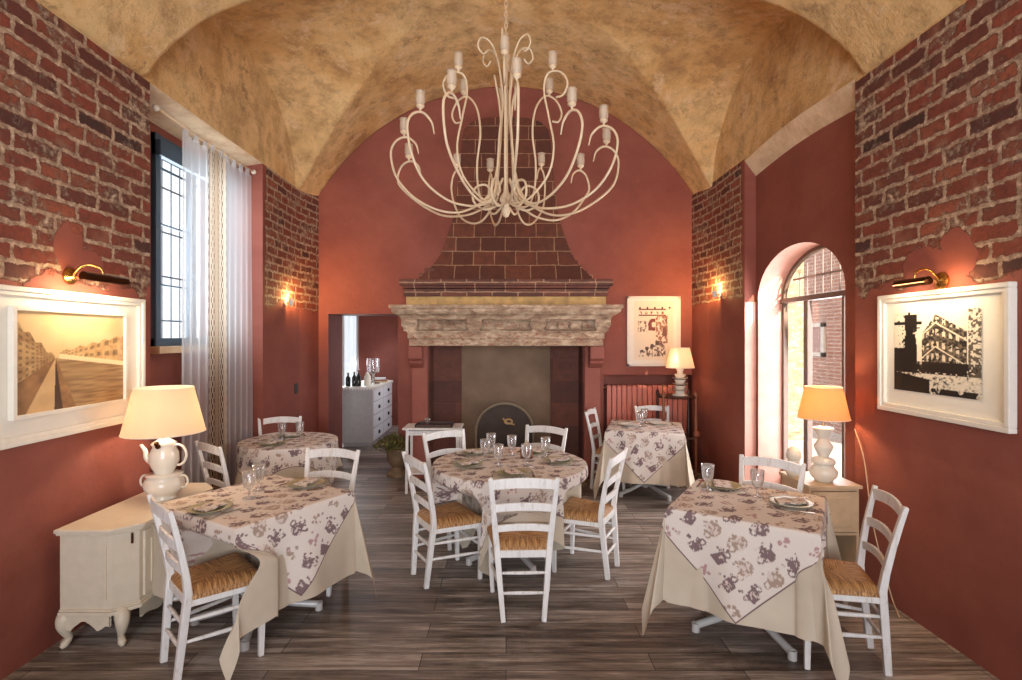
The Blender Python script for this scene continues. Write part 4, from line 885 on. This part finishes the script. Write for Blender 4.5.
for k in (0, 1):
    ya, yb_ = (by0+.13, -.01) if k == 0 else (.01, by1-.13)
    m = MB(); m.box(bx1-.005, bx1+.012, ya, yb_, .24, .62); d = S(m, 'door', bevel=.004)
    m = MB(); m.box(bx1+.01, bx1+.018, ya+.05, yb_-.05, .3, .56); m.build('panel_moulding', M_IVORY, d, bevel=.006)
    m = MB(); yh = yb_-.03 if k == 0 else ya+.03; m.tube([(bx1+.012, yh, .45), (bx1+.03, yh, .45)], .008, 10); m.build('knob', M_BRASS, d)
m = MB(); m.tube([(bx1-.02, by0+.068, .57), (bx1-.02, by0+.068, .63)], .006, 8); S(m, 'hinge', M_DARKBRASS)

def shade(t, r0, r1, z0, z1, mat, pleat=0):
    m = MB(); n = 64; m.lathe([(r0, z0), (r1, z1), (r1-.003, z1), (r0-.003, z0)], n, rip=(lambda a, i: 1+pleat*math.cos(a*32)) if pleat else None); m.f += [tuple(3*n+q if 0 else 0 for q in ())] if 0 else []
    o = m.build('lamp_shade', mat, t, smooth=True, auto=50); 
    for r0, z0 in ((r1, z1), (r0, z0)): m = MB(); m.tube([(r0*math.cos(a*PI/16), r0*math.sin(a*PI/16), z0) for a in range(33)], .003, 6); m.build('shade_wire', M_FRAME, o)
    return o
def curl(m, c0, r, a0, a1, az, rad, n=14):               # handle: arc in the vertical plane at azimuth az
    pts = []
    for k in range(n+1):
        a = a0+(a1-a0)*k/n; rr = c0[0]+r*math.cos(a); pts.append((rr*math.cos(az), rr*math.sin(az), c0[1]+r*1.25*math.sin(a)))
    m.tube(pts, rad, 8)
lamp = thing('table_lamp', 'porcelain teapot stack lamp with large cream shade on the ivory sideboard', 'lamp', (-2.27, 3.52, .685))
m = MB(); m.lathe([(.001, .0), (.07, .0), (.074, .012), (.06, .02), (.085, .04), (.115, .07), (.122, .10), (.112, .13), (.098, .146), (.108, .158), (.11, .165), (.001, .17)], 32)
o = m.build('tureen', M_CER, lamp, smooth=True); 
for az in (R(0), R(180)): m = MB(); curl(m, (.125, .115), .032, -1.9, 2.2, az, .007); m.build('tureen_handle', M_CER, o, smooth=True)
m = MB(); m.lathe([(.001, .168), (.05, .168), (.048, .18), (.06, .2), (.074, .235), (.07, .28), (.055, .315), (.062, .328), (.064, .334), (.04, .35), (.022, .362), (.02, .372), (.001, .375)], 32); o = m.build('teapot', M_CER, lamp, smooth=True)
m = MB(); m.tube(spline([(-.06, 0, .225), (-.095, 0, .25), (-.105, 0, .29), (-.13, 0, .325)], 6), [.019-.0006*i for i in range(19)], 10); m.build('spout', M_CER, o, smooth=True)
m = MB(); curl(m, (.078, .27), .045, -1.7, 2.2, 0, .007); m.build('teapot_handle', M_CER, o, smooth=True)
m = MB(); m.tube([(.0, -.062, .335), (.0, -.068, .35)], .012, 10); m.lathe([(0, 0), (.014, 0), (.014, .006), (0, .008)], 12, Matrix.Translation((.01, -.066, .328)) @ Matrix.Rotation(PI/2, 4, 'X')); m.build('badge', M_DARKBRASS, o); o.scale = (1.2, 1.2, 1.2); o.location = (0, 0, -.168*.2)
m = MB(); m.tube([(0, 0, .37), (0, 0, .56)], .008, 8); m.build('pole', M_BRASS, lamp)
shade(lamp, .242, .172, .44, .735, M_SHADE1)
light('sideboard_lamp_bulb', 'POINT', (-2.27, 3.52, 1.22), 7.5, (1, .78, .58), size=.05)

# ------------------------------------------------------------------ small cabinet with lamp (right)
cb = thing('small_cabinet', 'narrow pale wood cabinet with open lower shelf below the arched window', 'cabinet', (2.31, 3.92, 0))
def C(m, n_, mat=M_CREAMWOOD, **k): return m.build(n_, mat, k.pop('parent', cb), **k)
m = MB(); w_, d_ = .175, .19
for a, b in ((-w_, -w_+.018), (w_-.018, w_)): m.box(a, b, -d_, d_, 0, .69)
m.box(-w_, w_, d_-.012, d_, .05, .69); m.box(-w_+.018, w_-.018, -d_, d_, .36, .378); m.box(-w_+.018, w_-.018, -d_, d_, .06, .078); m.box(-w_+.018, w_-.018, -d_, d_, .672, .69); C(m, 'carcass', bevel=.002)
m = MB(); m.box(-w_-.015, w_+.015, -d_-.02, d_+.01, .69, .715); C(m, 'top', bevel=.005)
m = MB(); m.box(-w_+.02, w_-.02, -d_-.008, -d_+.008, .385, .668); d = C(m, 'door', bevel=.003); m = MB(); m.box(-w_+.06, w_-.06, -d_-.014, -d_-.006, .425, .63); m.build('panel', M_CREAMWOOD, d, bevel=.004)
pt = thing('pitcher', 'white handled pitcher on the lower shelf of the pale cabinet', 'pitcher', (2.29, 3.86, .078))
m = MB(); m.lathe([(.001, 0), (.05, 0), (.065, .03), (.07, .08), (.055, .14), (.06, .17), (.057, .17), (.05, .14), (.062, .08), (.001, .01)], 28); m.build('body', M_CER, pt, smooth=True); m = MB(); curl(m, (.07, .1), .032, -1.6, 2.0, 0, .006); m.build('handle', M_CER, pt, smooth=True)
l2 = thing('table_lamp', 'stacked ceramic vase lamp with ochre shade on the pale cabinet', 'lamp', (2.30, 3.84, .715))
m = MB(); m.lathe([(.001, 0), (.055, 0), (.06, .01), (.088, .045), (.092, .075), (.07, .105), (.062, .115), (.066, .12), (.001, .121)], 32); m.build('bowl', M_CER, l2, smooth=True)
m = MB(); m.lathe([(.001, .12), (.07, .124), (.078, .14), (.068, .165), (.04, .18), (.001, .181)], 32); m.build('cup', M_CER, l2, smooth=True)
m = MB(); m.lathe([(.001, .18), (.035, .182), (.062, .245), (.062, .255), (.035, .30), (.032, .31), (.001, .311)], 32); m.build('vase', M_CER, l2, smooth=True, auto=40)
m = MB(); m.lathe([(.001, .31), (.036, .312), (.04, .33), (.062, .375), (.066, .385), (.05, .39), (.001, .391)], 32); m.build('goblet', M_CER, l2, smooth=True, auto=40)
m = MB(); m.tube([(0, 0, .39), (0, 0, .5)], .006, 8); m.build('pole', M_BRASS, l2)
shade(l2, .168, .12, .455, .68, M_SHADE2)
light('cabinet_lamp_bulb', 'POINT', (2.30, 3.84, 1.28), 9, (1, .6, .3), size=.04)
cj = thing('ceramic_jug', 'small pale jug with rounded lid beside the stacked vase lamp', 'jug', (2.165, 3.98, .715))
m = MB(); m.lathe([(.001, 0), (.045, 0), (.06, .03), (.062, .06), (.045, .09), (.04, .11), (.042, .12), (.001, .121)], 28); m.build('body', M_CER, cj, smooth=True); m = MB(); m.lathe([(.042, .12), (.055, .15), (.05, .19), (.03, .215), (.001, .225)], 28); m.build('lid', M_CER, cj, smooth=True)
m = MB(); m.tube(spline([(2.50, 3.8, 1.1), (2.5, 3.7, .9), (2.49, 3.6, .5), (2.5, 3.45, .1), (2.45, 3.3, .01)], 6), .004, 6); tag(m.build('lamp_cable', M_CREAMWOOD), 'pale lamp cable hanging down the right wall beside the cabinet', 'cable')

# ------------------------------------------------------------------ far right corner: radiator, stand, lamp
rd = thing('radiator', 'red painted column radiator in the niche below the sketch', 'radiator', (1.9, 7.16, 0))
for k in range(16):
    x = -.52+k*.068
    m = MB(); m.box(x-.03, x+.03, -.07, -.05, .12, 1.1); m.box(x-.01, x+.01, -.06, .06, .1, 1.1); m.box(x-.028, x+.028, -.06, .06, 1.06, 1.115); m.box(x-.024, x+.024, -.06, .06, .1, .15); m.build('fin', M_RADI, rd, bevel=.004)
m = MB(); m.tube([(-.56, 0, .13), (.56, 0, .13)], .02, 8); m.tube([(-.5, 0, 0), (-.5, 0, .12)], .02, 8); m.tube([(.48, 0, 0), (.48, 0, .12)], .02, 8); m.build('pipe', M_RADI, rd)
m = MB(); m.tube([(-.52, -.02, 1.08), (-.6, -.02, 1.08)], .015, 8); m.build('valve', M_STEEL, rd)
ps = thing('lamp_stand', 'tall dark wood stand with turned legs in the far right corner', 'stand', (2.16, 6.72, 0))
m = MB(); m.lathe([(0, 1.0), (.24, 1.0), (.25, 1.012), (.24, 1.025), (0, 1.025)], 36); m.build('top', M_DKWOOD, ps, smooth=True, auto=40)
for sx, sy, mt in ((-1, -1, M_MIDWOOD), (1, -1, M_MIDWOOD), (1, 1, M_DKWOOD), (-1, 1, M_DKWOOD)):
    m = MB(); a, b = sx*.2, sy*.13; zz = [0, .06, .1, .3, .5, .55, .6, .8, .95, 1.05, 1.07, 1.09]; rr = [.014, .02, .013, .018, .022, .03, .02, .02, .016, .022, .018, .004]
    m.tube([(a, b, z) for z in zz], rr, 12); m.build('leg', mt, ps, smooth=True)
m = MB(); m.bar((-.2, -.13, .5), (.2, -.13, .5), .025, .03); m.bar((-.2, .13, .5), (.2, .13, .5), .025, .03); m.bar((-.2, -.13, .2), (-.2, .13, .2), .02, .02); m.bar((.2, -.13, .2), (.2, .13, .2), .02, .02); m.build('rail', M_DKWOOD, ps)
m = MB(); m.lathe([(.0, 0), (.04, .005), (.05, .02), (.03, .035), (0, .04)], 20, Matrix.Translation((.2, -.16, .56)) @ Matrix.Rotation(PI/2, 4, 'X')); m.build('knob', M_MIDWOOD, ps, smooth=True)
l3 = thing('table_lamp', 'white stacked-cup lamp with pleated shade on the dark stand', 'lamp', (2.2, 6.7, 1.025))
m = MB(); m.lathe([(.001, 0), (.1, 0), (.095, .012), (.06, .02), (.058, .05), (.05, .06)], 32); m.build('saucer_base', M_CER, l3, smooth=True)
for z in (.06, .135, .205):
    m = MB(); m.lathe([(.001, z), (.04, z), (.095, z+.015), (.1, z+.02), (.05, z+.02), (.055, z+.03), (.07, z+.06), (.068, z+.066), (.001, z+.066)], 32); m.build('cup', M_CER, l3, smooth=True, auto=50)
m = MB(); m.lathe([(.001, .27), (.04, .27), (.035, .3), (.05, .34), (.03, .375), (.001, .38)], 24); m.build('neck', M_CER, l3, smooth=True); m = MB(); m.tube([(0, 0, .37), (0, 0, .44)], .006, 8); m.build('pole', M_BRASS, l3)
shade(l3, .175, .115, .35, .6, M_SHADE3, .012)
light('corner_lamp_bulb', 'POINT', (2.2, 6.7, 1.5), 4, (1, .6, .32), size=.04)

# ------------------------------------------------------------------ left back: switch, white stand, planter, cabinet
m = MB(); m.box(-2.578, -2.566, 6.46, 6.54, 1.07, 1.19); tag(m.build('light_switch', M_BLACK, bevel=.003), 'black switch plate on the far left pier', 'switch')
ws = thing('side_stand', 'small white two-tier side table beside left jamb of the fireplace', 'side table', (-.83, 6.1, 0))
m = MB(); m.box(-.33, .33, -.18, .18, .72, .74); m.build('top', M_PAINT, ws, bevel=.004); m = MB(); m.box(-.3, .3, -.17, .17, .22, .235); m.build('lower_shelf', M_PAINT, ws, bevel=.003)
for sx in (-1, 1):
    for sy in (-1, 1): m = MB(); m.sweep([(sx*.29, sy*.15, 0), (sx*.28, sy*.14, .72)], lambda i: ((.025, .025), (.03, .03))[i]); m.build('leg', M_PAINT, ws, bevel=.003)
m = MB(); m.bar((-.28, -.14, .68), (.28, -.14, .68), .015, .05); m.bar((-.28, .14, .68), (.28, .14, .68), .015, .05); m.build('apron', M_PAINT, ws)
m = MB(); m.box(-.21, .21, -.13, .13, 0, .008); m.box(-.21, .21, -.13, -.12, 0, .03); m.box(-.21, .21, .12, .13, 0, .03); m.box(-.21, -.2, -.13, .13, 0, .03); m.box(.2, .21, -.13, .13, 0, .03)
tag(m.build('tray', M_DKWOOD, loc=(-.82, 6.1, .74)), 'dark wooden tray on the small white side table', 'tray')
o = glass0.copy(); COL.objects.link(o); o.location = (-.9, 6.08, .749); o.scale = (.9, .9, .55); tag(o, 'short glass on the dark tray', 'glass')
pp = thing('potted_plant', 'weathered stone urn with low leafy plant beside the doorway', 'plant', (-1.38, 6.75, 0))
m = MB(); m.lathe([(.001, 0), (.14, 0), (.14, .04), (.09, .07), (.07, .11), (.1, .15), (.13, .2), (.145, .32), (.16, .335), (.155, .35), (.13, .35), (.12, .32), (.001, .31)], 28); m.build('urn', M_TERRA, pp, smooth=True, auto=50)
m = MB(); rng = random.Random(4)
for k in range(520):
    a = rng.uniform(0, 2*PI); r = rng.uniform(0, .27)**1; z = .34+rng.uniform(0, .2)*(1-r/.35); c_ = Vector((r*math.cos(a)-.06, r*math.sin(a), z)); d = Vector((rng.uniform(-1, 1), rng.uniform(-1, 1), rng.uniform(-.3, .8))).normalized(); s_ = d.cross(Vector((0, 0, 1))).normalized()*rng.uniform(.013, .022); L = rng.uniform(.04, .07)
    up = Vector((0, 0, .006)); m.add([c_, c_+d*L*.5+s_+up, c_+d*L, c_+d*L*.5-s_+up], [(0, 1, 2, 3)])
for k in range(24):
    a = rng.uniform(0, 2*PI); r = rng.uniform(.1, .26); m.tube(spline([(0, 0, .32), (r*.5*math.cos(a)-.03, r*.5*math.sin(a), .42), (r*math.cos(a)-.06, r*math.sin(a), .42)], 3), .003, 5)
m.build('foliage', M_LEAF, pp)
dc = thing('chest_of_drawers', 'grey and white chest of drawers in the room beyond the doorway', 'chest of drawers', (-2.38, 9.2, 0))
m = MB(); m.box(-.26, .24, -.7, .7, .06, .93); m.box(-.24, .22, -.66, .66, 0, .06); m.build('body', M_GREYCAB, dc, bevel=.004); m = MB(); m.box(-.28, .27, -.72, .72, .93, .96); m.build('top', M_WHITECAB, dc, bevel=.004)
for k in range(4):
    for j in range(2):
        m = MB(); y0 = -.69+j*.69; z0 = .09+k*.21; m.box(.24, .256, y0+.01, y0+.68, z0+.005, z0+.195); d = m.build('drawer', M_WHITECAB, dc, bevel=.003)
        m = MB(); m.lathe([(0, 0), (.03, 0), (.03, .02), (0, .03)], 12, Matrix.Translation((.256, y0+.345, z0+.1)) @ Matrix.Rotation(PI/2, 4, 'Y')); m.build('knob', M_BLACK, d)
def bottle(x, y, h, lab):
    t = thing('bottle', lab, 'bottle', (x, y, .96), group='dark bottles on the chest'); m = MB(); m.lathe([(.001, 0), (.036, 0), (.038, .02), (.038, h*.6), (.015, h*.75), (.013, h*.95), (.001, h*.95)], 20); m.build('glass', M_BOTTLE, t, smooth=True); m = MB(); m.lathe([(.0, h*.9), (.016, h*.9), (.016, h), (0, h)], 12); m.build('stopper', M_DARKBRASS, t)
bottle(-2.58, 8.66, .23, 'dark bottle on the chest, leftmost of three'); bottle(-2.49, 8.7, .24, 'dark bottle on the chest, middle of three'); bottle(-2.40, 8.64, .27, 'dark bottle on the chest, rightmost and tallest of three')
m = MB(); m.lathe([(.001, 0), (.05, 0), (.055, .01), (.055, .15), (.03, .19), (.03, .21), (.001, .215)], 24); tag(m.build('jar', M_CER, smooth=True, loc=(-2.3, 8.8, .96)), 'white jar right of the dark bottles on the chest', 'jar')
t = thing('coffee_dispenser', 'glass and metal dispenser standing at the back of the chest', 'dispenser', (-2.28, 9.1, .96))
m = MB(); m.lathe([(.001, .2), (.1, .2), (.105, .22), (.105, .42), (.1, .44), (.001, .44)], 24); m.build('tank', M_CUP, t, smooth=True, auto=40); m = MB(); m.lathe([(.11, 0), (.11, .03), (.03, .04), (.03, .18), (.08, .2), (.001, .2)], 24); m.build('stand', M_STEEL, t, smooth=True, auto=40)
for k, (w_, d_, dx) in enumerate(((.28, .2, 0), (.26, .19, .01), (.24, .18, -.01))):
    m = MB(); m.box(-w_/2, w_/2, -d_/2, d_/2, 0, .028); tag(m.build('book', (M_CREAMWOOD, M_MIDWOOD, M_WHITECAB)[k], bevel=.002, loc=(-2.26+dx, 9.45, .96+.028*k), rotz=.1*k), ('cream bottom book', 'brown middle book', 'white top book')[k]+' of the stack on the chest', 'book', 'books on the chest')
# lace runner with pointed edge
m = MB(); n = 12
for k in range(n): x = -.28+k*.55/n; m.add([(x, -.722, .962), (x+.55/n, -.722, .962), (x+.275/n, -.726, .90)], [(0, 1, 2)])
for k in range(20): y = -.72+k*.07; m.add([(.272, y, .962), (.272, y+.07, .962), (.276, y+.035, .90)], [(0, 1, 2)])
m.box(-.281, .272, -.722, .70, .9605, .9625); tag(m.build('lace_runner', M_FRAME, loc=(-2.38, 9.2, 0)), 'white lace-edged runner over the top of the chest', 'runner')

# ------------------------------------------------------------------ curtains
rod = thing('curtain_rod', 'thin curtain rod with knobbed ends below the left window arch', 'curtain rod', (-2.66, 4.8, 3.50))
m = MB(); m.tube([(0, -.76, 0), (0, -.3, -.012), (0, .3, -.012), (0, .78, 0)], .009, 8); m.build('rod', M_SOFF, rod, smooth=True)
for y in (-.77, .79): m = MB(); m.lathe([(0, -.03), (.018, -.022), (.026, 0), (.018, .022), (0, .03)], 16, Matrix.Translation((0, y, 0)) @ Matrix.Rotation(PI/2, 4, 'X')); m.build('finial', M_CER, rod, smooth=True)
def curtain(label, y0, y1, z1, mat, folds, ph, group, x0=-2.66, amp=.026, zb_=.04):
    t = thing('curtain', label, 'curtain', (x0, (y0+y1)/2, zb_), group=group); nu_, nv = 110, 30; P = np.empty((nu_, nv, 3)); me_uv = []
    for i in range(nu_):
        u = i/(nu_-1)
        for j in range(nv):
            v = j/(nv-1); a = amp*(.7+.3*math.sin(v*3+ph)); P[i, j] = (a*math.sin(u*folds*2*PI+ph+.5*math.sin(v*2+u*3)), (u-.5)*(y1-y0)*(1+.03*math.sin(v*4)), (z1-zb_)*v)
    o = grid_obj('fabric', P, mat, t); ul = o.data.uv_layers.new(name='UVMap'); n = len(o.data.loops); vi = np.empty(n, int); o.data.loops.foreach_get('vertex_index', vi); uv = np.stack([(vi//nv)/(nu_-1), (vi % nv)/(nv-1)], -1); ul.data.foreach_set('uv', uv.ravel())
    k = max(2, int((y1-y0)/.11))
    for q in range(k):
        yy = (q+.5)/k*(y1-y0)-(y1-y0)/2; m = MB(); zt_ = z1-zb_; m.box(.009, .012, yy-.02, yy+.02, zt_-.02, zt_+.05); m.box(-.012, -.009, yy-.02, yy+.02, zt_-.02, zt_+.05); m.box(-.012, .012, yy-.02, yy+.02, zt_+.047, zt_+.05); m.build('tab', mat if mat is M_SHEER else M_SHEER, t)
curtain('white sheer curtain nearest the window frame on the left', 4.33, 4.76, 3.44, M_SHEER, 4, .3, 'sheer curtains at the left window')
curtain('brown embroidered curtain strip between the two white sheers', 4.70, 5.0, 3.44, M_EMBR, 2, 1.2, 'curtains', x0=-2.645, amp=.014)
curtain('white sheer curtain farthest right beside the brick pier', 4.98, 5.52, 3.44, M_SHEER, 5, 2.0, 'sheer curtains at the left window')
t = thing('curtain', 'white sheer curtain glowing in the room beyond the doorway', 'curtain', (-3.27, 10.5, .0)); P = np.array([[(-.36+.72*i/60, .02*math.sin(i*.8), .005+2.55*j/8) for j in range(9)] for i in range(61)]); grid_obj('fabric', P, M_SHEER, t)

# ------------------------------------------------------------------ pier spotlights
def spot(label, x, y, z, s):
    t = thing('wall_spotlight', label, 'spotlight', (x, y, z), group='white pier spotlights')
    m = MB(); m.lathe([(0, 0), (.028, 0), (.028, .012), (0, .014)], 20, Matrix.Rotation(s*PI/2, 4, 'Y')); m.build('wall_plate', M_FRAME, t, smooth=True, auto=40)
    m = MB(); m.tube([(s*.01, 0, 0), (s*.05, 0, .0)], .008, 8); m.build('arm', M_STEEL, t)
    m = MB(); d = Vector((s*-.15, .55, .8)).normalized(); c_ = Vector((s*.07, 0, .0)); m.tube([c_-d*.035, c_-d*.02, c_+d*.035, c_+d*.04], [.014, .026, .03, .03], 16); m.build('head', M_FRAME, t, smooth=True, auto=50)
    light('pier_spot_beam', 'SPOT', (x+s*.08, y+.04, z+.06), SPW, (1, .5, .18), target=(x+s*.25, y+.85, z+.25), size=.02, spot_size=R(140), spot_blend=.9)
    light('pier_spot_spill', 'POINT', (x+s*.06, y+.05, z+.08), SPW*.3, (1, .55, .2), size=.015)
SPW = 32
spot('small white spotlight below the brick on the left pier', XL, 6.19, 2.16, 1); spot('small white spotlight below the brick on the right pier', XR, 6.24, 2.26, -1)

# ------------------------------------------------------------------ chandelier
ch = thing('chandelier', 'large cream scrolled-arm chandelier with glass candle cups hanging from the vault', 'chandelier', (0, 4.1, 2.68))
def ring(pts, az): return [(r*math.cos(az), r*math.sin(az), z-2.68) for r, z in pts]
random.seed(12)
def cup(az, r, z, parent):
    m = MB(); M_ = Matrix.Translation((r*math.cos(az), r*math.sin(az), z-2.68))
    m.lathe([(.001, 0), (.02, .004), (.03, .02), (.031, .06), (.028, .085), (.034, .1), (.031, .1), (.025, .085), (.027, .06), (.025, .02), (.001, .008)], 16, M_, rip=lambda a, i: 1+.1*math.cos(a*6)); c_ = m.build('candle_cup', M_CUPG, parent, smooth=True)
    m = MB(); m.lathe([(.007, .01), (.007, .06), (.01, .075), (.006, .1), (.0, .115)], 10, M_); m.build('candle_bulb', M_FRAME, c_, smooth=True)
    m = MB(); m.lathe([(.006, -.035), (.008, -.02), (.026, -.008), (.03, .004), (.001, .006)], 14, M_); m.build('drip_pan', M_CHAND, c_, smooth=True)
for k in range(12):
    az = 2*PI*k/12+.16+random.uniform(-.1, .1); dz = random.uniform(-.05, .09); dr = random.uniform(-.03, .07)
    g_ = .02+.035*(k % 3); pts = [(.09, 3.72+.03*(k % 4)), (.05, 3.55), (.02+g_, 3.3), (.06+g_, 3.0), (.15+g_*.6, 2.82), (.34, 2.72), (.52, 2.73), (.70, 2.82), (.83+dr, 2.97), (.875+dr, 3.10+dz), (.84+dr, 3.2+dz), (.76+dr, 3.235+dz), (.69+dr, 3.19+dz), (.665+dr, 3.11+dz)]
    if k % 2: pts = [(.03, 2.98), (.07, 2.90), (.13, 2.80), (.22, 2.75)]+pts[5:]
    m = MB(); sp = spline(ring(pts, az), 6); m.tube(sp, [.0088]*(len(sp)-8)+[.0085-.0006*i for i in range(8)], 8); a_ = m.build('arm', M_CHAND, ch, smooth=True); cup(az, .775+dr, 3.275+dz, a_)
for k in range(6):
    az = 2*PI*k/6+.5; f_ = k % 2
    pts = [(.06, 2.78), (.2, 2.80), (.26+.1*f_, 2.95), (.27+.14*f_, 3.15), (.24+.13*f_, 3.38), (.27+.06*f_, 3.58), (.36, 3.70), (.46, 3.69), (.52, 3.6), (.49, 3.52), (.43, 3.51)]
    m = MB(); sp = spline(ring(pts, az), 6); m.tube(sp, .0082, 8); a_ = m.build('arm', M_CHAND, ch, smooth=True); cup(az, .40, 3.745, a_)
for k in range(6):                                      # small scrolls round the hub and near the top
    az = 2*PI*k/6+.1
    pts = [(.05, 2.78), (.16, 2.74), (.25, 2.80), (.24, 2.90), (.16, 2.93), (.11, 2.87), (.15, 2.82)]
    m = MB(); m.tube(spline(ring(pts, az), 6), .009, 8); m.build('scroll', M_CHAND, ch, smooth=True)
    pts = [(.03, 3.6), (.06, 3.85), (.12, 4.0), (.2, 4.03), (.23, 3.96), (.19, 3.91), (.15, 3.94)]
    m = MB(); m.tube(spline(ring(pts, az+.3), 6), .007, 8); m.build('scroll', M_CHAND, ch, smooth=True)
m = MB(); m.lathe([(.001, 0), (.02, .01), (.035, .05), (.02, .09), (.05, .13), (.05, .15), (.02, .2), (.012, .3), (.012, 1.2), (.03, 1.24), (.012, 1.3), (.001, 1.33)], 20); m.build('stem', M_CHAND, ch, smooth=True)
m = MB(); z = 1.32
while z < 2.40:
    k = int(z*1000) % 2; q = int(round((z-1.32)/.042)); a = PI/2 if q % 2 else 0
    pts = [(.012*math.cos(b)*math.cos(a), .012*math.cos(b)*math.sin(a), z+.026*math.sin(b)) for b in [2*PI*i/10 for i in range(11)]]; m.tube(pts, .0035, 5, cap=False); z += .042
m.build('chain', M_CHAND, ch)
